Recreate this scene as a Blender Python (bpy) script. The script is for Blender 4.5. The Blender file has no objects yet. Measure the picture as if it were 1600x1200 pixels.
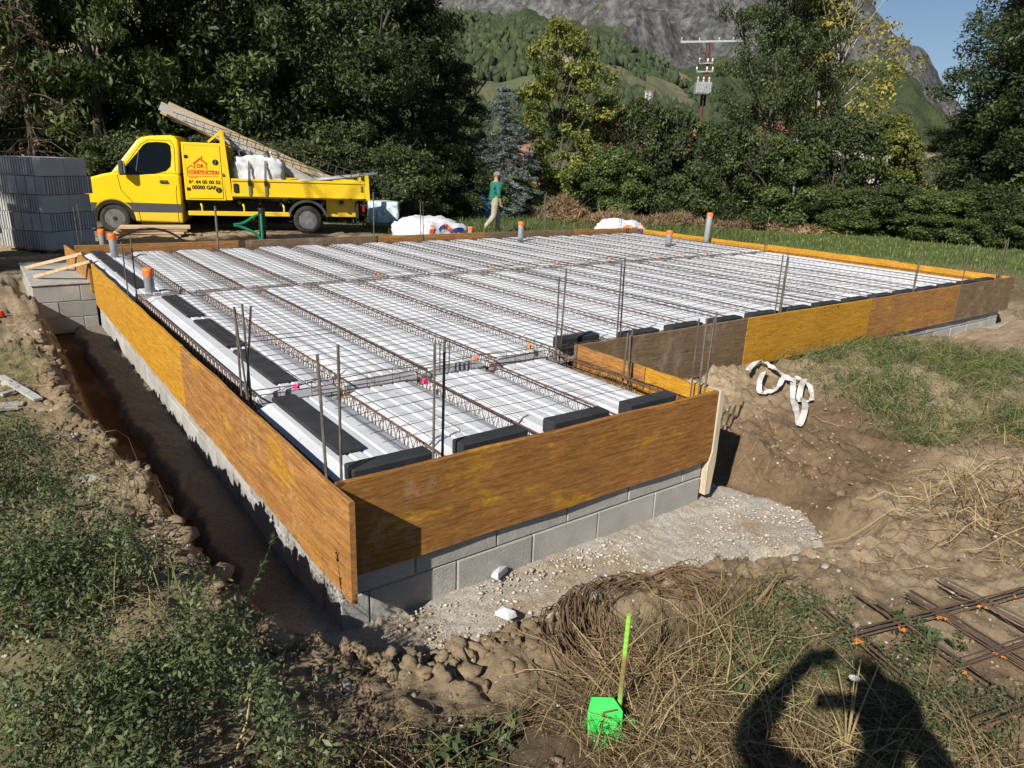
import bpy, bmesh, math, random
import numpy as np
from mathutils import Vector, Matrix, noise as mnoise
rnd = random.Random(7)
S = bpy.context.scene
COL = S.collection
# ------------------------------------------------------------------ camera
F_PX = 1110.0                                   # focal length in pixels of the 1600 px wide photograph
RM = np.array([[0.80390298, -0.14937036, 0.57569826],
               [-0.59362837, -0.26120472, 0.76116848],
               [0.03667909, -0.95365643, -0.29865374]])
CAM = np.array([-1.0942, -2.7330, 1.3832])
cd = bpy.data.cameras.new('camera'); cam = bpy.data.objects.new('camera', cd); COL.objects.link(cam)
cd.sensor_width = 36.0; cd.lens = 36.0 * F_PX / 1600.0; cd.clip_end = 20000; cd.clip_start = 0.05
mw = Matrix.Identity(4)
for i in range(3):
    mw[i][0] = RM[i, 0]; mw[i][1] = -RM[i, 1]; mw[i][2] = -RM[i, 2]; mw[i][3] = CAM[i]
cam.matrix_world = mw
S.camera = cam
# ------------------------------------------------------------------ sky, sun, exposure
SUN = Vector((0.74, 0.323, -0.59)).normalized()          # direction the light travels
elev = math.asin(-SUN.z); azim = math.atan2(-SUN.x, -SUN.y)
w = bpy.data.worlds.new('World'); S.world = w; w.use_nodes = True
nt = w.node_tree; nt.nodes.clear()
out = nt.nodes.new('ShaderNodeOutputWorld'); bg = nt.nodes.new('ShaderNodeBackground')
sky = nt.nodes.new('ShaderNodeTexSky'); sky.sky_type = 'NISHITA'; sky.sun_disc = False
sky.sun_elevation = elev; sky.sun_rotation = azim; sky.altitude = 900; sky.air_density = 1.0; sky.dust_density = 0.0; sky.ozone_density = 3.0
tc = nt.nodes.new('ShaderNodeTexCoord'); mp = nt.nodes.new('ShaderNodeMapping'); mp.inputs['Scale'].default_value = (1, 1, 2.2)
nz = nt.nodes.new('ShaderNodeTexNoise'); nz.inputs['Scale'].default_value = 3.1; nz.inputs['Detail'].default_value = 9; nz.inputs['Roughness'].default_value = .6
cr = nt.nodes.new('ShaderNodeValToRGB'); cr.color_ramp.elements[0].position = .64; cr.color_ramp.elements[1].position = .84
cr.color_ramp.elements[1].color = (.8, .8, .8, 1)
mx = nt.nodes.new('ShaderNodeMixRGB'); mx.inputs[2].default_value = (7.5, 7.7, 8.0, 1)
for a, b in ((tc.outputs['Generated'], mp.inputs[0]), (mp.outputs[0], nz.inputs['Vector']), (nz.outputs[0], cr.inputs[0]),
             (cr.outputs[0], mx.inputs[0]), (sky.outputs[0], mx.inputs[1]), (mx.outputs[0], bg.inputs[0]), (bg.outputs[0], out.inputs[0])):
    nt.links.new(a, b)
bg.inputs[1].default_value = 0.050
sd = bpy.data.lights.new('sun', 'SUN'); sd.energy = 5.0; sd.angle = math.radians(.53); sd.color = (1, .945, .86)
so = bpy.data.objects.new('sun', sd); COL.objects.link(so)
so.rotation_euler = SUN.to_track_quat('-Z', 'Y').to_euler()
S.view_settings.view_transform = 'Standard'; S.view_settings.look = 'None'
S.view_settings.gamma = 1; S.view_settings.exposure = 0.60
S.view_settings.use_curve_mapping = False
# ------------------------------------------------------------------ helpers
def ray(px, py):
    return RM @ np.array([px - 800.0, py - 600.0, F_PX])
def at(px, py, ax, val):
    """the point on plane axis=val that the photograph shows at this pixel"""
    r = ray(px, py); t = (val - CAM[ax]) / r[ax]
    return Vector(CAM + r * t)
def along(px, py, dist):
    r = ray(px, py); r = r / math.hypot(r[0], r[1]); return Vector(CAM + r * dist)
def tag(o, label=None, cat=None, group=None, kind=None):
    if label: o['label'] = label
    if cat: o['category'] = cat
    if group: o['group'] = group
    if kind: o['kind'] = kind
    return o
def empty(name, loc=(0, 0, 0), rz=0.0):
    o = bpy.data.objects.new(name, None); COL.objects.link(o); o.location = loc; o.rotation_euler = (0, 0, rz); o.empty_display_size = .1
    return o
def link(name, me, parent=None, loc=None, rot=None, scale=None):
    o = bpy.data.objects.new(name, me); COL.objects.link(o)
    if parent: o.parent = parent
    if loc is not None: o.location = loc
    if rot is not None: o.rotation_euler = rot
    if scale is not None: o.scale = scale
    return o
def copy_tree(o, parent=None):
    c = o.copy(); COL.objects.link(c); c.parent = parent
    for ch in list(o.children): copy_tree(ch, c)
    return c
class MB:
    """collects shapes and links them as one mesh"""
    def __init__(s): s.v = []; s.f = []; s.mi = []; s.m = 0
    def add(s, v, f):
        n = len(s.v); s.v += [tuple(p) for p in v]; s.f += [tuple(i + n for i in q) for q in f]; s.mi += [s.m] * len(f); return s
    def box(s, a, b, ch=0.0):
        x0, y0, z0 = a; x1, y1, z1 = b
        if ch <= 0:
            return s.add([(x0,y0,z0),(x1,y0,z0),(x1,y1,z0),(x0,y1,z0),(x0,y0,z1),(x1,y0,z1),(x1,y1,z1),(x0,y1,z1)],
                         [(0,3,2,1),(4,5,6,7),(0,1,5,4),(1,2,6,5),(2,3,7,6),(3,0,4,7)])
        c = ch
        v = []
        for z, i in ((z0, c), (z0 + c, 0), (z1 - c, 0), (z1, c)):
            v += [(x0+i+ (c if i==0 else 0), y0+i, z), (x1-i-(c if i==0 else 0), y0+i, z), (x1-i, y0+i+(c if i==0 else 0), z), (x1-i, y1-i-(c if i==0 else 0), z),
                  (x1-i-(c if i==0 else 0), y1-i, z), (x0+i+(c if i==0 else 0), y1-i, z), (x0+i, y1-i-(c if i==0 else 0), z), (x0+i, y0+i+(c if i==0 else 0), z)]
        f = [tuple(range(7, -1, -1)), tuple(range(24, 32))]
        for k in range(3):
            for j in range(8):
                f.append((k*8+j, k*8+(j+1)%8, k*8+8+(j+1)%8, k*8+8+j))
        return s.add(v, f)
    def hexa(s, p):
        """eight corners, bottom four then top four"""
        return s.add(p, [(0,3,2,1),(4,5,6,7),(0,1,5,4),(1,2,6,5),(2,3,7,6),(3,0,4,7)])
    def bar(s, a, b, w, h, up=(0, 0, 1)):
        a = Vector(a); b = Vector(b); d = (b - a).normalized(); u = Vector(up)
        sx = d.cross(u)
        if sx.length < 1e-4: sx = d.cross(Vector((1, 0, 0)))
        sx.normalize(); uz = sx.cross(d).normalized(); sx *= w / 2; uz *= h / 2
        return s.hexa([a-sx-uz, a+sx-uz, b+sx-uz, b-sx-uz, a-sx+uz, a+sx+uz, b+sx+uz, b-sx+uz])
    def tube(s, pts, r, n=6, cap=True):
        pts = [Vector(p) for p in pts]; N = len(pts)
        rr = r if isinstance(r, (list, tuple)) else [r] * N
        v = []; prev = None
        for i, p in enumerate(pts):
            d = (pts[min(i+1, N-1)] - pts[max(i-1, 0)])
            if d.length < 1e-9: d = Vector((0, 0, 1))
            d.normalize()
            if prev is None:
                a = d.cross(Vector((0, 0, 1)));
                if a.length < 1e-3: a = d.cross(Vector((1, 0, 0)))
            else:
                a = prev - d * prev.dot(d)
                if a.length < 1e-6: a = d.cross(Vector((1, 0, 0)))
            a.normalize(); b = d.cross(a); prev = a
            for k in range(n):
                t = 2 * math.pi * k / n
                v.append(p + (a * math.cos(t) + b * math.sin(t)) * rr[i])
        f = []
        for i in range(N - 1):
            for k in range(n):
                f.append((i*n+k, i*n+(k+1)%n, (i+1)*n+(k+1)%n, (i+1)*n+k))
        if cap and n > 2:
            f.append(tuple(range(n-1, -1, -1))); f.append(tuple((N-1)*n + k for k in range(n)))
        return s.add(v, f)
    def lathe(s, prof, c=(0, 0, 0), n=24, axis='Z', close=False):
        v = []
        for r, h in prof:
            for k in range(n):
                t = 2 * math.pi * k / n; a = r * math.cos(t); b = r * math.sin(t)
                q = (a, b, h) if axis == 'Z' else (a, h, b)
                v.append((q[0]+c[0], q[1]+c[1], q[2]+c[2]))
        f = []
        m = len(prof)
        for i in range(m - (0 if close else 1)):
            j = (i + 1) % m
            for k in range(n):
                f.append((i*n+k, i*n+(k+1)%n, j*n+(k+1)%n, j*n+k))
        if not close:
            f.append(tuple(range(n-1, -1, -1))); f.append(tuple((m-1)*n + k for k in range(n)))
        return s.add(v, f)
    def prism(s, outline, y0, y1):
        """outline in (x, z), extruded along y"""
        n = len(outline)
        v = [(x, y0, z) for x, z in outline] + [(x, y1, z) for x, z in outline]
        f = [tuple(range(n)), tuple(range(2*n-1, n-1, -1))]
        for i in range(n):
            j = (i + 1) % n; f.append((i, n+i, n+j, j))
        return s.add(v, f)
    def mesh(s, name, mats, smooth=False):
        me = bpy.data.meshes.new(name); me.from_pydata(s.v, [], s.f)
        for m in (mats if isinstance(mats, (list, tuple)) else [mats]): me.materials.append(m)
        if any(s.mi): me.polygons.foreach_set('material_index', s.mi)
        if smooth: me.polygons.foreach_set('use_smooth', [True] * len(s.f))
        bm = bmesh.new(); bm.from_mesh(me); bmesh.ops.recalc_face_normals(bm, faces=bm.faces); bm.to_mesh(me); bm.free()
        me.update(); return me
    def build(s, name, mats, parent=None, smooth=False, **k):
        return link(name, s.mesh(name, mats, smooth), parent, **k)
def np_mesh(name, verts, quads, mat, tint=None, smooth=False):
    """fast mesh of quads (or triangles) from arrays; tint is a value per face"""
    me = bpy.data.meshes.new(name); k = quads.shape[1]; nf = len(quads)
    me.vertices.add(len(verts)); me.vertices.foreach_set('co', np.ascontiguousarray(verts, dtype=np.float32).ravel())
    me.loops.add(nf * k); me.loops.foreach_set('vertex_index', np.ascontiguousarray(quads, dtype=np.int32).ravel())
    me.polygons.add(nf); me.polygons.foreach_set('loop_start', np.arange(0, nf * k, k, dtype=np.int32))
    if smooth: me.polygons.foreach_set('use_smooth', np.ones(nf, dtype=bool))
    for m in (mat if isinstance(mat, (list, tuple)) else [mat]): me.materials.append(m)
    me.update(calc_edges=True)
    if tint is not None:
        a = me.attributes.new('tint', 'FLOAT', 'FACE'); a.data.foreach_set('value', np.ascontiguousarray(tint, dtype=np.float32))
    me.validate(); return me
# ------------------------------------------------------------------ materials
def new_mat(name):
    m = bpy.data.materials.new(name); m.use_nodes = True
    t = m.node_tree; b = t.nodes['Principled BSDF']; return m, t, b
def ramp(t, fac, stops):
    r = t.nodes.new('ShaderNodeValToRGB'); e = r.color_ramp.elements
    while len(e) < len(stops): e.new(.5)
    for i, (p, c) in enumerate(stops): e[i].position = p; e[i].color = (*c, 1)
    t.links.new(fac, r.inputs[0]); return r.outputs[0]
def coords(t, scale=(1, 1, 1), kind='Object', jitter=True):
    c = t.nodes.new('ShaderNodeTexCoord'); m = t.nodes.new('ShaderNodeMapping'); m.inputs['Scale'].default_value = scale
    t.links.new(c.outputs[kind], m.inputs[0])
    if jitter:
        o = t.nodes.new('ShaderNodeObjectInfo'); ml = t.nodes.new('ShaderNodeMath'); ml.operation = 'MULTIPLY'; ml.inputs[1].default_value = 37.0
        t.links.new(o.outputs['Random'], ml.inputs[0]); t.links.new(ml.outputs[0], m.inputs['Location'])
    return m.outputs[0]
def noise(t, vec, scale, detail=6, rough=.6):
    n = t.nodes.new('ShaderNodeTexNoise'); n.inputs['Scale'].default_value = scale; n.inputs['Detail'].default_value = detail; n.inputs['Roughness'].default_value = rough
    if vec is not None: t.links.new(vec, n.inputs['Vector'])
    return n.outputs[0]
def mix(t, fac, a, b, mode='MIX'):
    m = t.nodes.new('ShaderNodeMixRGB'); m.blend_type = mode
    for i, s in ((0, fac), (1, a), (2, b)):
        if isinstance(s, (int, float)): m.inputs[i].default_value = s if i == 0 else (s, s, s, 1)
        elif isinstance(s, tuple): m.inputs[i].default_value = (*s, 1)
        else: t.links.new(s, m.inputs[i])
    return m.outputs[0]
def bump(t, b, h, strength=.3, dist=.01):
    n = t.nodes.new('ShaderNodeBump'); n.inputs['Strength'].default_value = strength; n.inputs['Distance'].default_value = dist
    t.links.new(h, n.inputs['Height']); t.links.new(n.outputs[0], b.inputs['Normal'])
def noisy(name, stops, scale=8, rough=.8, bump_s=.25, bump_d=.005, stretch=(1, 1, 1), fine=60, metal=0.0, spec=.3, coat=0):
    m, t, b = new_mat(name); v = coords(t, stretch)
    n = noise(t, v, scale, 8, .62); c = ramp(t, n, stops)
    n2 = noise(t, v, fine, 4, .6)
    c = mix(t, .35, c, mix(t, 1.0, c, ramp(t, n2, [(.3, (.55, .55, .55)), (.7, (1.3, 1.3, 1.3))]), 'MULTIPLY'))
    oi = t.nodes.new('ShaderNodeObjectInfo'); rv = t.nodes.new('ShaderNodeMapRange'); rv.inputs[3].default_value = .84; rv.inputs[4].default_value = 1.12; t.links.new(oi.outputs['Random'], rv.inputs[0])
    c = mix(t, 1.0, c, rv.outputs[0], 'MULTIPLY')
    t.links.new(c, b.inputs['Base Color']); b.inputs['Roughness'].default_value = rough; b.inputs['Metallic'].default_value = metal
    b.inputs['Specular IOR Level'].default_value = spec; b.inputs['Coat Weight'].default_value = coat
    if bump_s: bump(t, b, n2, bump_s, bump_d)
    return m
def plain(name, c, rough=.5, metal=0.0, spec=.4, var=.12):
    return noisy(name, [(.3, tuple(x * (1 - var) for x in c)), (.7, tuple(min(1, x * (1 + var)) for x in c))], 5, rough, .05, .002, metal=metal, spec=spec)
def g3(a, b): return [(.33, a), (.67, b)]
# ------------------------------------------------------------------ material library
M = {}
def plywood(name, dark, light, worn, yellow_amt, axis='x', pale=.60):
    m, t, b = new_mat(name)
    st = {'x': (1.1, 9, 14), 'y': (9, 1.1, 14)}[axis]
    v = coords(t, st); v0 = coords(t, (1, 1, 1))
    g = noise(t, v, 4.2, 11, .74); base = ramp(t, g, [(.36, dark), (.48, tuple((a+b_)/2 for a, b_ in zip(dark, light))), (.60, light)])
    fine = noise(t, coords(t, tuple(q * 4 for q in st)), 6, 5, .7)
    base = mix(t, .5, base, mix(t, 1, base, ramp(t, fine, [(.36, (.30, .27, .25)), (.62, (1.45, 1.4, 1.35))]), 'MULTIPLY'))
    pn = noise(t, coords(t, (.8, .8, 2.2)), 2.0, 9, .74); pm = ramp(t, pn, [(.60 - .30 * yellow_amt, (0, 0, 0)), (.70 - .30 * yellow_amt, (1, 1, 1))])
    yel = mix(t, 1, ramp(t, g, [(.36, (.36, .17, .014)), (.62, (.58, .31, .03))]), ramp(t, fine, [(.34, (.5, .45, .45)), (.64, (1.2, 1.2, 1.15))]), 'MULTIPLY')
    c = mix(t, pm, base, yel)
    sm = noise(t, coords(t, (1.2, 1.2, .8)), 2.6, 7, .75)      # grey cement film
    c = mix(t, ramp(t, sm, [(pale, (0, 0, 0)), (pale + .16, (.75, .75, .75))]), c, worn)
    kn = t.nodes.new('ShaderNodeTexVoronoi'); kn.inputs['Scale'].default_value = 2.3; t.links.new(coords(t, (1, 1, 1.6)), kn.inputs['Vector'])
    c = mix(t, ramp(t, kn.outputs['Distance'], [(.045, (.85, .85, .85)), (.075, (0, 0, 0))]), c, tuple(q * .45 for q in dark))
    # cement splashes along the lower edge of the board
    sp = t.nodes.new('ShaderNodeSeparateXYZ'); tcx = t.nodes.new('ShaderNodeTexCoord'); t.links.new(tcx.outputs['Object'], sp.inputs[0])
    ad = t.nodes.new('ShaderNodeMath'); ad.operation = 'MULTIPLY_ADD'; ad.inputs[1].default_value = -.22; t.links.new(noise(t, v0, 9, 5, .7), ad.inputs[0]); t.links.new(sp.outputs['Z'], ad.inputs[2])
    c = mix(t, ramp(t, ad.outputs[0], [(0.0, (1, 1, 1)), (.5, (0, 0, 0))]) if False else ramp_neg(t, ad.outputs[0], -.68, -.59), c, (.36, .315, .25))
    t.links.new(c, b.inputs['Base Color']); b.inputs['Roughness'].default_value = .72; b.inputs['Specular IOR Level'].default_value = .25
    bump(t, b, fine, .25, .003)
    return m
def ramp_neg(t, fac, lo, hi):
    r = t.nodes.new('ShaderNodeMapRange'); r.inputs[1].default_value = hi; r.inputs[2].default_value = lo; r.inputs[3].default_value = 0; r.inputs[4].default_value = .8
    t.links.new(fac, r.inputs[0]); return r.outputs[0]
for ax in 'xy':
    M['ply_brown_' + ax] = plywood('plywood_brown_' + ax, (.19, .085, .026), (.40, .20, .062), (.42, .35, .26), .22, ax, .60)
    M['ply_yellow_' + ax] = plywood('plywood_yellow_' + ax, (.28, .13, .02), (.46, .25, .04), (.42, .33, .18), .95, ax, .66)
    M['ply_grey_' + ax] = plywood('plywood_grey_' + ax, (.11, .07, .038), (.21, .145, .085), (.30, .25, .19), -.2, ax, .52)
    M['ply_mixed_' + ax] = plywood('plywood_mixed_' + ax, (.15, .062, .017), (.33, .155, .040), (.36, .29, .21), .25, ax, .60)
    M['ply_orange_' + ax] = plywood('plywood_orange_' + ax, (.42, .19, .02), (.62, .32, .035), (.55, .42, .25), .6, ax, .72)
M['cream_wood'] = noisy('cream_plywood_edge', g3((.50, .42, .29), (.66, .58, .43)), 5, .8, .3, .004, (3, 3, .6))
M['old_wood'] = noisy('old_timber', g3((.20, .13, .075), (.42, .30, .18)), 5, .85, .4, .004, (.5, 5, 5))
M['pale_wood'] = noisy('pale_timber', g3((.40, .27, .15), (.60, .45, .28)), 5, .8, .35, .003, (.6, 6, 6))
M['block'] = noisy('concrete_block', [(.28, (.27, .262, .245)), (.5, (.36, .35, .325)), (.75, (.45, .435, .40))], 3.5, .95, .8, .006, fine=95)
M['stackblock'] = noisy('pale_concrete_block', [(.28, (.36, .355, .345)), (.75, (.50, .495, .48))], 3.0, .95, .7, .006, fine=90)
M['mortar'] = noisy('mortar', g3((.30, .29, .265), (.46, .45, .41)), 9, .95, .9, .012, fine=70)
def footing_mat():
    m, t, b = new_mat('rough_concrete'); v = coords(t, jitter=False)
    a = noise(t, v, 2.2, 6, .65); f = noise(t, v, 95, 6, .75); g = noise(t, v, 240, 3, .6)
    c = ramp(t, a, [(.36, (.34, .265, .175)), (.5, (.42, .375, .305)), (.66, (.50, .475, .43))])
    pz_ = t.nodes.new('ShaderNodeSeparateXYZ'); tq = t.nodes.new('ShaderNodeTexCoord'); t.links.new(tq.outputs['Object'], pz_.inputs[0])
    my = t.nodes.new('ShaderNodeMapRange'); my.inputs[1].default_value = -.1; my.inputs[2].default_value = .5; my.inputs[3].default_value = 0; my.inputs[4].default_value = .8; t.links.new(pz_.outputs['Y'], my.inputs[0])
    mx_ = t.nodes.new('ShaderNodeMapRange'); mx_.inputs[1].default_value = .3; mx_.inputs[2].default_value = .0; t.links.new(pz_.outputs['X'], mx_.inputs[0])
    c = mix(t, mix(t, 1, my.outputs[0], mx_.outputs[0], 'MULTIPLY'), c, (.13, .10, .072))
    c = mix(t, .7, c, mix(t, 1, c, ramp(t, f, [(.38, (.30, .28, .25)), (.5, (.95, .95, .95)), (.62, (1.4, 1.4, 1.4))]), 'MULTIPLY'))
    t.links.new(c, b.inputs['Base Color']); b.inputs['Roughness'].default_value = .97
    bump(t, b, mix(t, .45, f, g), 1.0, .016); return m
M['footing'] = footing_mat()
def soil_mat():
    m, t, b = new_mat('soil'); v = coords(t, jitter=False)
    at_ = t.nodes.new('ShaderNodeVertexColor'); at_.layer_name = 'zone'; sp = t.nodes.new('ShaderNodeSeparateColor'); t.links.new(at_.outputs[0], sp.inputs[0])
    a = noise(t, v, .9, 9, .72); f = noise(t, v, 22, 10, .78); g = noise(t, v, 110, 6, .75)
    c = ramp(t, a, [(.33, (.185, .134, .082)), (.5, (.30, .225, .142)), (.68, (.41, .325, .215))])
    c = mix(t, .75, c, mix(t, 1, c, ramp(t, mix(t, .4, f, g), [(.36, (.40, .37, .34)), (.50, (1, 1, 1)), (.64, (1.35, 1.33, 1.30))]), 'MULTIPLY'))
    vo = t.nodes.new('ShaderNodeTexVoronoi'); vo.inputs['Scale'].default_value = 26; t.links.new(v, vo.inputs['Vector'])
    peb = ramp(t, vo.outputs['Distance'], [(.12, (1, 1, 1)), (.2, (0, 0, 0))]); pk = ramp(t, noise(t, v, 6, 3, .5), [(.55, (0, 0, 0)), (.62, (.7, .7, .7))])
    c = mix(t, mix(t, 1, peb, pk, 'MULTIPLY'), c, (.47, .43, .37))
    c = mix(t, sp.outputs[1], c, mix(t, 1, c, (.30, .215, .15), 'MULTIPLY'))            # wet mud
    gr = ramp(t, noise(t, v, 1.3, 8, .7), [(.3, (.055, .080, .022)), (.55, (.085, .118, .033)), (.75, (.17, .155, .06))])
    c = mix(t, sp.outputs[0], c, gr)
    dr = ramp(t, noise(t, v, 5, 8, .75), [(.3, (.075, .055, .033)), (.7, (.20, .15, .092))])
    c = mix(t, sp.outputs[2], c, dr)
    t.links.new(c, b.inputs['Base Color']); b.inputs['Roughness'].default_value = .97; b.inputs['Specular IOR Level'].default_value = .12
    bump(t, b, mix(t, .5, f, g), 1.0, .022); return m
M['soil'] = soil_mat()
M['stone'] = noisy('river_stone', g3((.20, .17, .135), (.36, .315, .26)), 6, .85, .2, .003, fine=50)
def foam_mat():
    m, t, b = new_mat('white_polystyrene'); v = coords(t)
    vo = t.nodes.new('ShaderNodeTexVoronoi'); vo.inputs['Scale'].default_value = 120; t.links.new(v, vo.inputs['Vector'])
    d = noise(t, v, 2.0, 6, .7); c = ramp(t, d, [(.3, (.44, .455, .485)), (.6, (.52, .535, .56)), (.8, (.57, .58, .595))])
    dt = noise(t, v, 5, 6, .75); c = mix(t, ramp(t, dt, [(.56, (0, 0, 0)), (.74, (.45, .45, .45))]), c, (.30, .265, .225))
    sp = noise(t, v, 34, 3, .75); c = mix(t, ramp(t, sp, [(.66, (0, 0, 0)), (.70, (.85, .85, .85))]), c, (.22, .22, .23))
    t.links.new(c, b.inputs['Base Color']); b.inputs['Roughness'].default_value = .6; b.inputs['Specular IOR Level'].default_value = .3
    bump(t, b, vo.outputs['Distance'], .25, .002); return m
M['foam'] = foam_mat()
M['graphite'] = noisy('graphite_foam', g3((.018, .019, .021), (.035, .036, .039)), 7, .75, .8, .003, fine=220, spec=.35)
M['rust'] = noisy('rusty_steel', [(.3, (.055, .032, .022)), (.5, (.12, .060, .033)), (.72, (.21, .105, .05))], 16, .85, .5, .002, fine=160)
M['rebar'] = noisy('grey_steel_bar', [(.3, (.085, .07, .058)), (.6, (.16, .14, .12)), (.8, (.24, .20, .165))], 14, .7, .4, .002, fine=200, metal=.35)
M['wire'] = noisy('mesh_wire', [(.35, (.065, .058, .052)), (.7, (.15, .115, .09))], 5, .75, .2, .001, metal=.3)
M['joist'] = noisy('joist_concrete', g3((.44, .42, .385), (.60, .58, .54)), 8, .9, .4, .004)
M['pvc'] = plain('grey_pvc', (.27, .29, .31), .4, var=.10)
M['tape'] = noisy('orange_tape', g3((.75, .13, .02), (.95, .24, .05)), 20, .45, .3, .004, spec=.5)
M['hose'] = plain('green_conduit', (.008, .20, .095), .35)
M['blackhose'] = plain('black_conduit', (.012, .012, .014), .4)
M['steel_dark'] = noisy('dark_steel', g3((.02, .018, .017), (.05, .045, .04)), 12, .6, .3, .002, metal=.5)
M['pink'] = plain('pink_tag', (.55, .03, .17), .6)
M['white_plastic'] = noisy('white_woven_plastic', g3((.50, .51, .53), (.66, .66, .66)), 5, .5, .5, .006, fine=40, spec=.35)
# ------------------------------------------------------------------ terrain
def hashn(ix, iy, seed):
    h = (ix.astype(np.int64) * 374761393 + iy.astype(np.int64) * 668265263 + seed * 974711) & 0xffffffff
    h = ((h ^ (h >> 13)) * 1274126177) & 0xffffffff
    return ((h ^ (h >> 16)) & 0xffff) / 65535.0
def vnoise(x, y, seed=0):
    ix = np.floor(x); iy = np.floor(y); fx = x - ix; fy = y - iy
    fx = fx * fx * fx * (fx * (fx * 6 - 15) + 10); fy = fy * fy * fy * (fy * (fy * 6 - 15) + 10)
    a = hashn(ix, iy, seed); b = hashn(ix + 1, iy, seed); c = hashn(ix, iy + 1, seed); d = hashn(ix + 1, iy + 1, seed)
    return (a * (1 - fx) + b * fx) * (1 - fy) + (c * (1 - fx) + d * fx) * fy
def fbm(x, y, f, octv=4, seed=0, gain=.5):
    s = 0; a = 1.0; n = 0
    for k in range(octv):
        c_, s_ = math.cos(.6 * k + .3), math.sin(.6 * k + .3)
        s = s + a * vnoise((x * c_ - y * s_) * f, (x * s_ + y * c_) * f, seed + k); n += a; a *= gain; f *= 2.03
    return s / n
def worley(x, y, f, seed):
    x = x * f; y = y * f; ix = np.floor(x); iy = np.floor(y); d = np.full(x.shape, 9.0)
    for a in (-1, 0, 1):
        for b in (-1, 0, 1):
            jx = ix + a; jy = iy + b; d = np.minimum(d, (jx + hashn(jx, jy, seed) - x) ** 2 + (jy + hashn(jx, jy, seed + 9) - y) ** 2)
    return np.sqrt(d)
def ridged(x, y, f, octv=4, seed=0):
    s = 0; a = 1.0; n = 0
    for k in range(octv):
        s = s + a * (1 - abs(2 * vnoise(x * f + 3.1 * k, y * f - 1.7 * k, seed + k) - 1)); n += a; a *= .5; f *= 2.1
    return s / n
def sdist(x, y, poly):
    """signed distance to a polygon, negative inside"""
    d = np.full(x.shape, 1e9); ins = np.zeros(x.shape, bool); n = len(poly)
    for i in range(n):
        x0, y0 = poly[i]; x1, y1 = poly[(i + 1) % n]; ex, ey = x1 - x0, y1 - y0
        t = np.clip(((x - x0) * ex + (y - y0) * ey) / (ex * ex + ey * ey), 0, 1)
        d = np.minimum(d, np.hypot(x - x0 - t * ex, y - y0 - t * ey))
        cnd = ((y0 > y) != (y1 > y)) & (x < ex * (y - y0) / (ey if abs(ey) > 1e-9 else 1e-9) + x0)
        ins ^= cnd
    return np.where(ins, -d, d)
def sstep(a, b, x):
    t = np.clip((x - a) / (b - a), 0, 1); return t * t * (3 - 2 * t)
CP = np.array([(-.8,-.3,-.14),(-.8,1,-.10),(-.82,2.5,-.10),(-.85,4,-.13),(-.95,5.5,-.16),(-1.05,7,-.22),(-1.4,0,-.12),(-1.5,2,-.12),(-1.6,4,-.16),(-1.7,6,-.22),(-3,0,-.2),(-3,4,-.22),(-4,9,-.45),
 (-1.1,-2.75,-.25),(-.6,-1.4,-.27),(-1.5,-1.2,-.2),(0,-2.3,-.34),(.5,-1.5,-.44),(-.35,-.55,-.42),(-.05,-.72,-.50),(.4,-.78,-.52),(.9,-.78,-.50),(1.3,-.95,-.52),(1.7,-1.2,-.52),(1.6,-1.8,-.50),(2.4,-1.3,-.60),(2.2,-2,-.52),(3.4,-1.6,-.58),(3.1,-1.0,-.66),
 (5,-1.6,-.52),(3.5,.75,-.50),(4.0,.85,-.43),(4.6,.75,-.41),(5.5,.7,-.41),(7,.6,-.46),(9,.4,-.6),(11.8,.9,-.72),(3.7,-.15,-.74),(4.2,-.45,-.70),(5.2,-.5,-.58),(6.2,-.2,-.47),(8,-2,-.52),(12,-3,-.6),(5,-4,-.5),(2,-5,-.42),(-2,-5,-.3),
 (0,12,-.6),(4,14,-.6),(2,17,-.6),(8,17,-.62),(12,13,-.66),(17,14,-.66),(25,10,-.7),(14,4,-.7),(13,2,-.71),(-3,13,-.55),(-1.4,9,-.42),(-1.0,10.5,-.52),(5,10.2,-.6),(10,10.2,-.64),(13,8,-.68),(30,15,-.7),(20,0,-.68),(-10,5,-.4),(-10,15,-.5),(10,30,-.7),(-10,-10,-.4),(15,-10,-.6),(40,0,-.7),(40,30,-.7),(0,40,-.7),(-15,30,-.6)])
_d = np.hypot(CP[:, None, 0] - CP[None, :, 0], CP[:, None, 1] - CP[None, :, 1])
_wt = np.linalg.solve(_d + 1e-6 * np.eye(len(CP)), CP[:, 2] + .5)
DIG = [(-.62,9.0),(-.55,7.4),(-.46,6.5),(-.48,4.9),(-.52,2.75),(-.48,1.77),(-.42,1.17),(-.36,.59),(-.30,.1),(-.16,-.26),(.1,-.42),(.5,-.46),(.9,-.42),(1.3,-.46),(1.7,-.56),(2.23,-.66),(2.96,-.80),(3.15,-.3),(3.2,0),(3.2,.4),(3.12,.9),(3.0,1.42),(11.2,1.45),(11.32,8.95),(0.1,9.2)]
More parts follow.
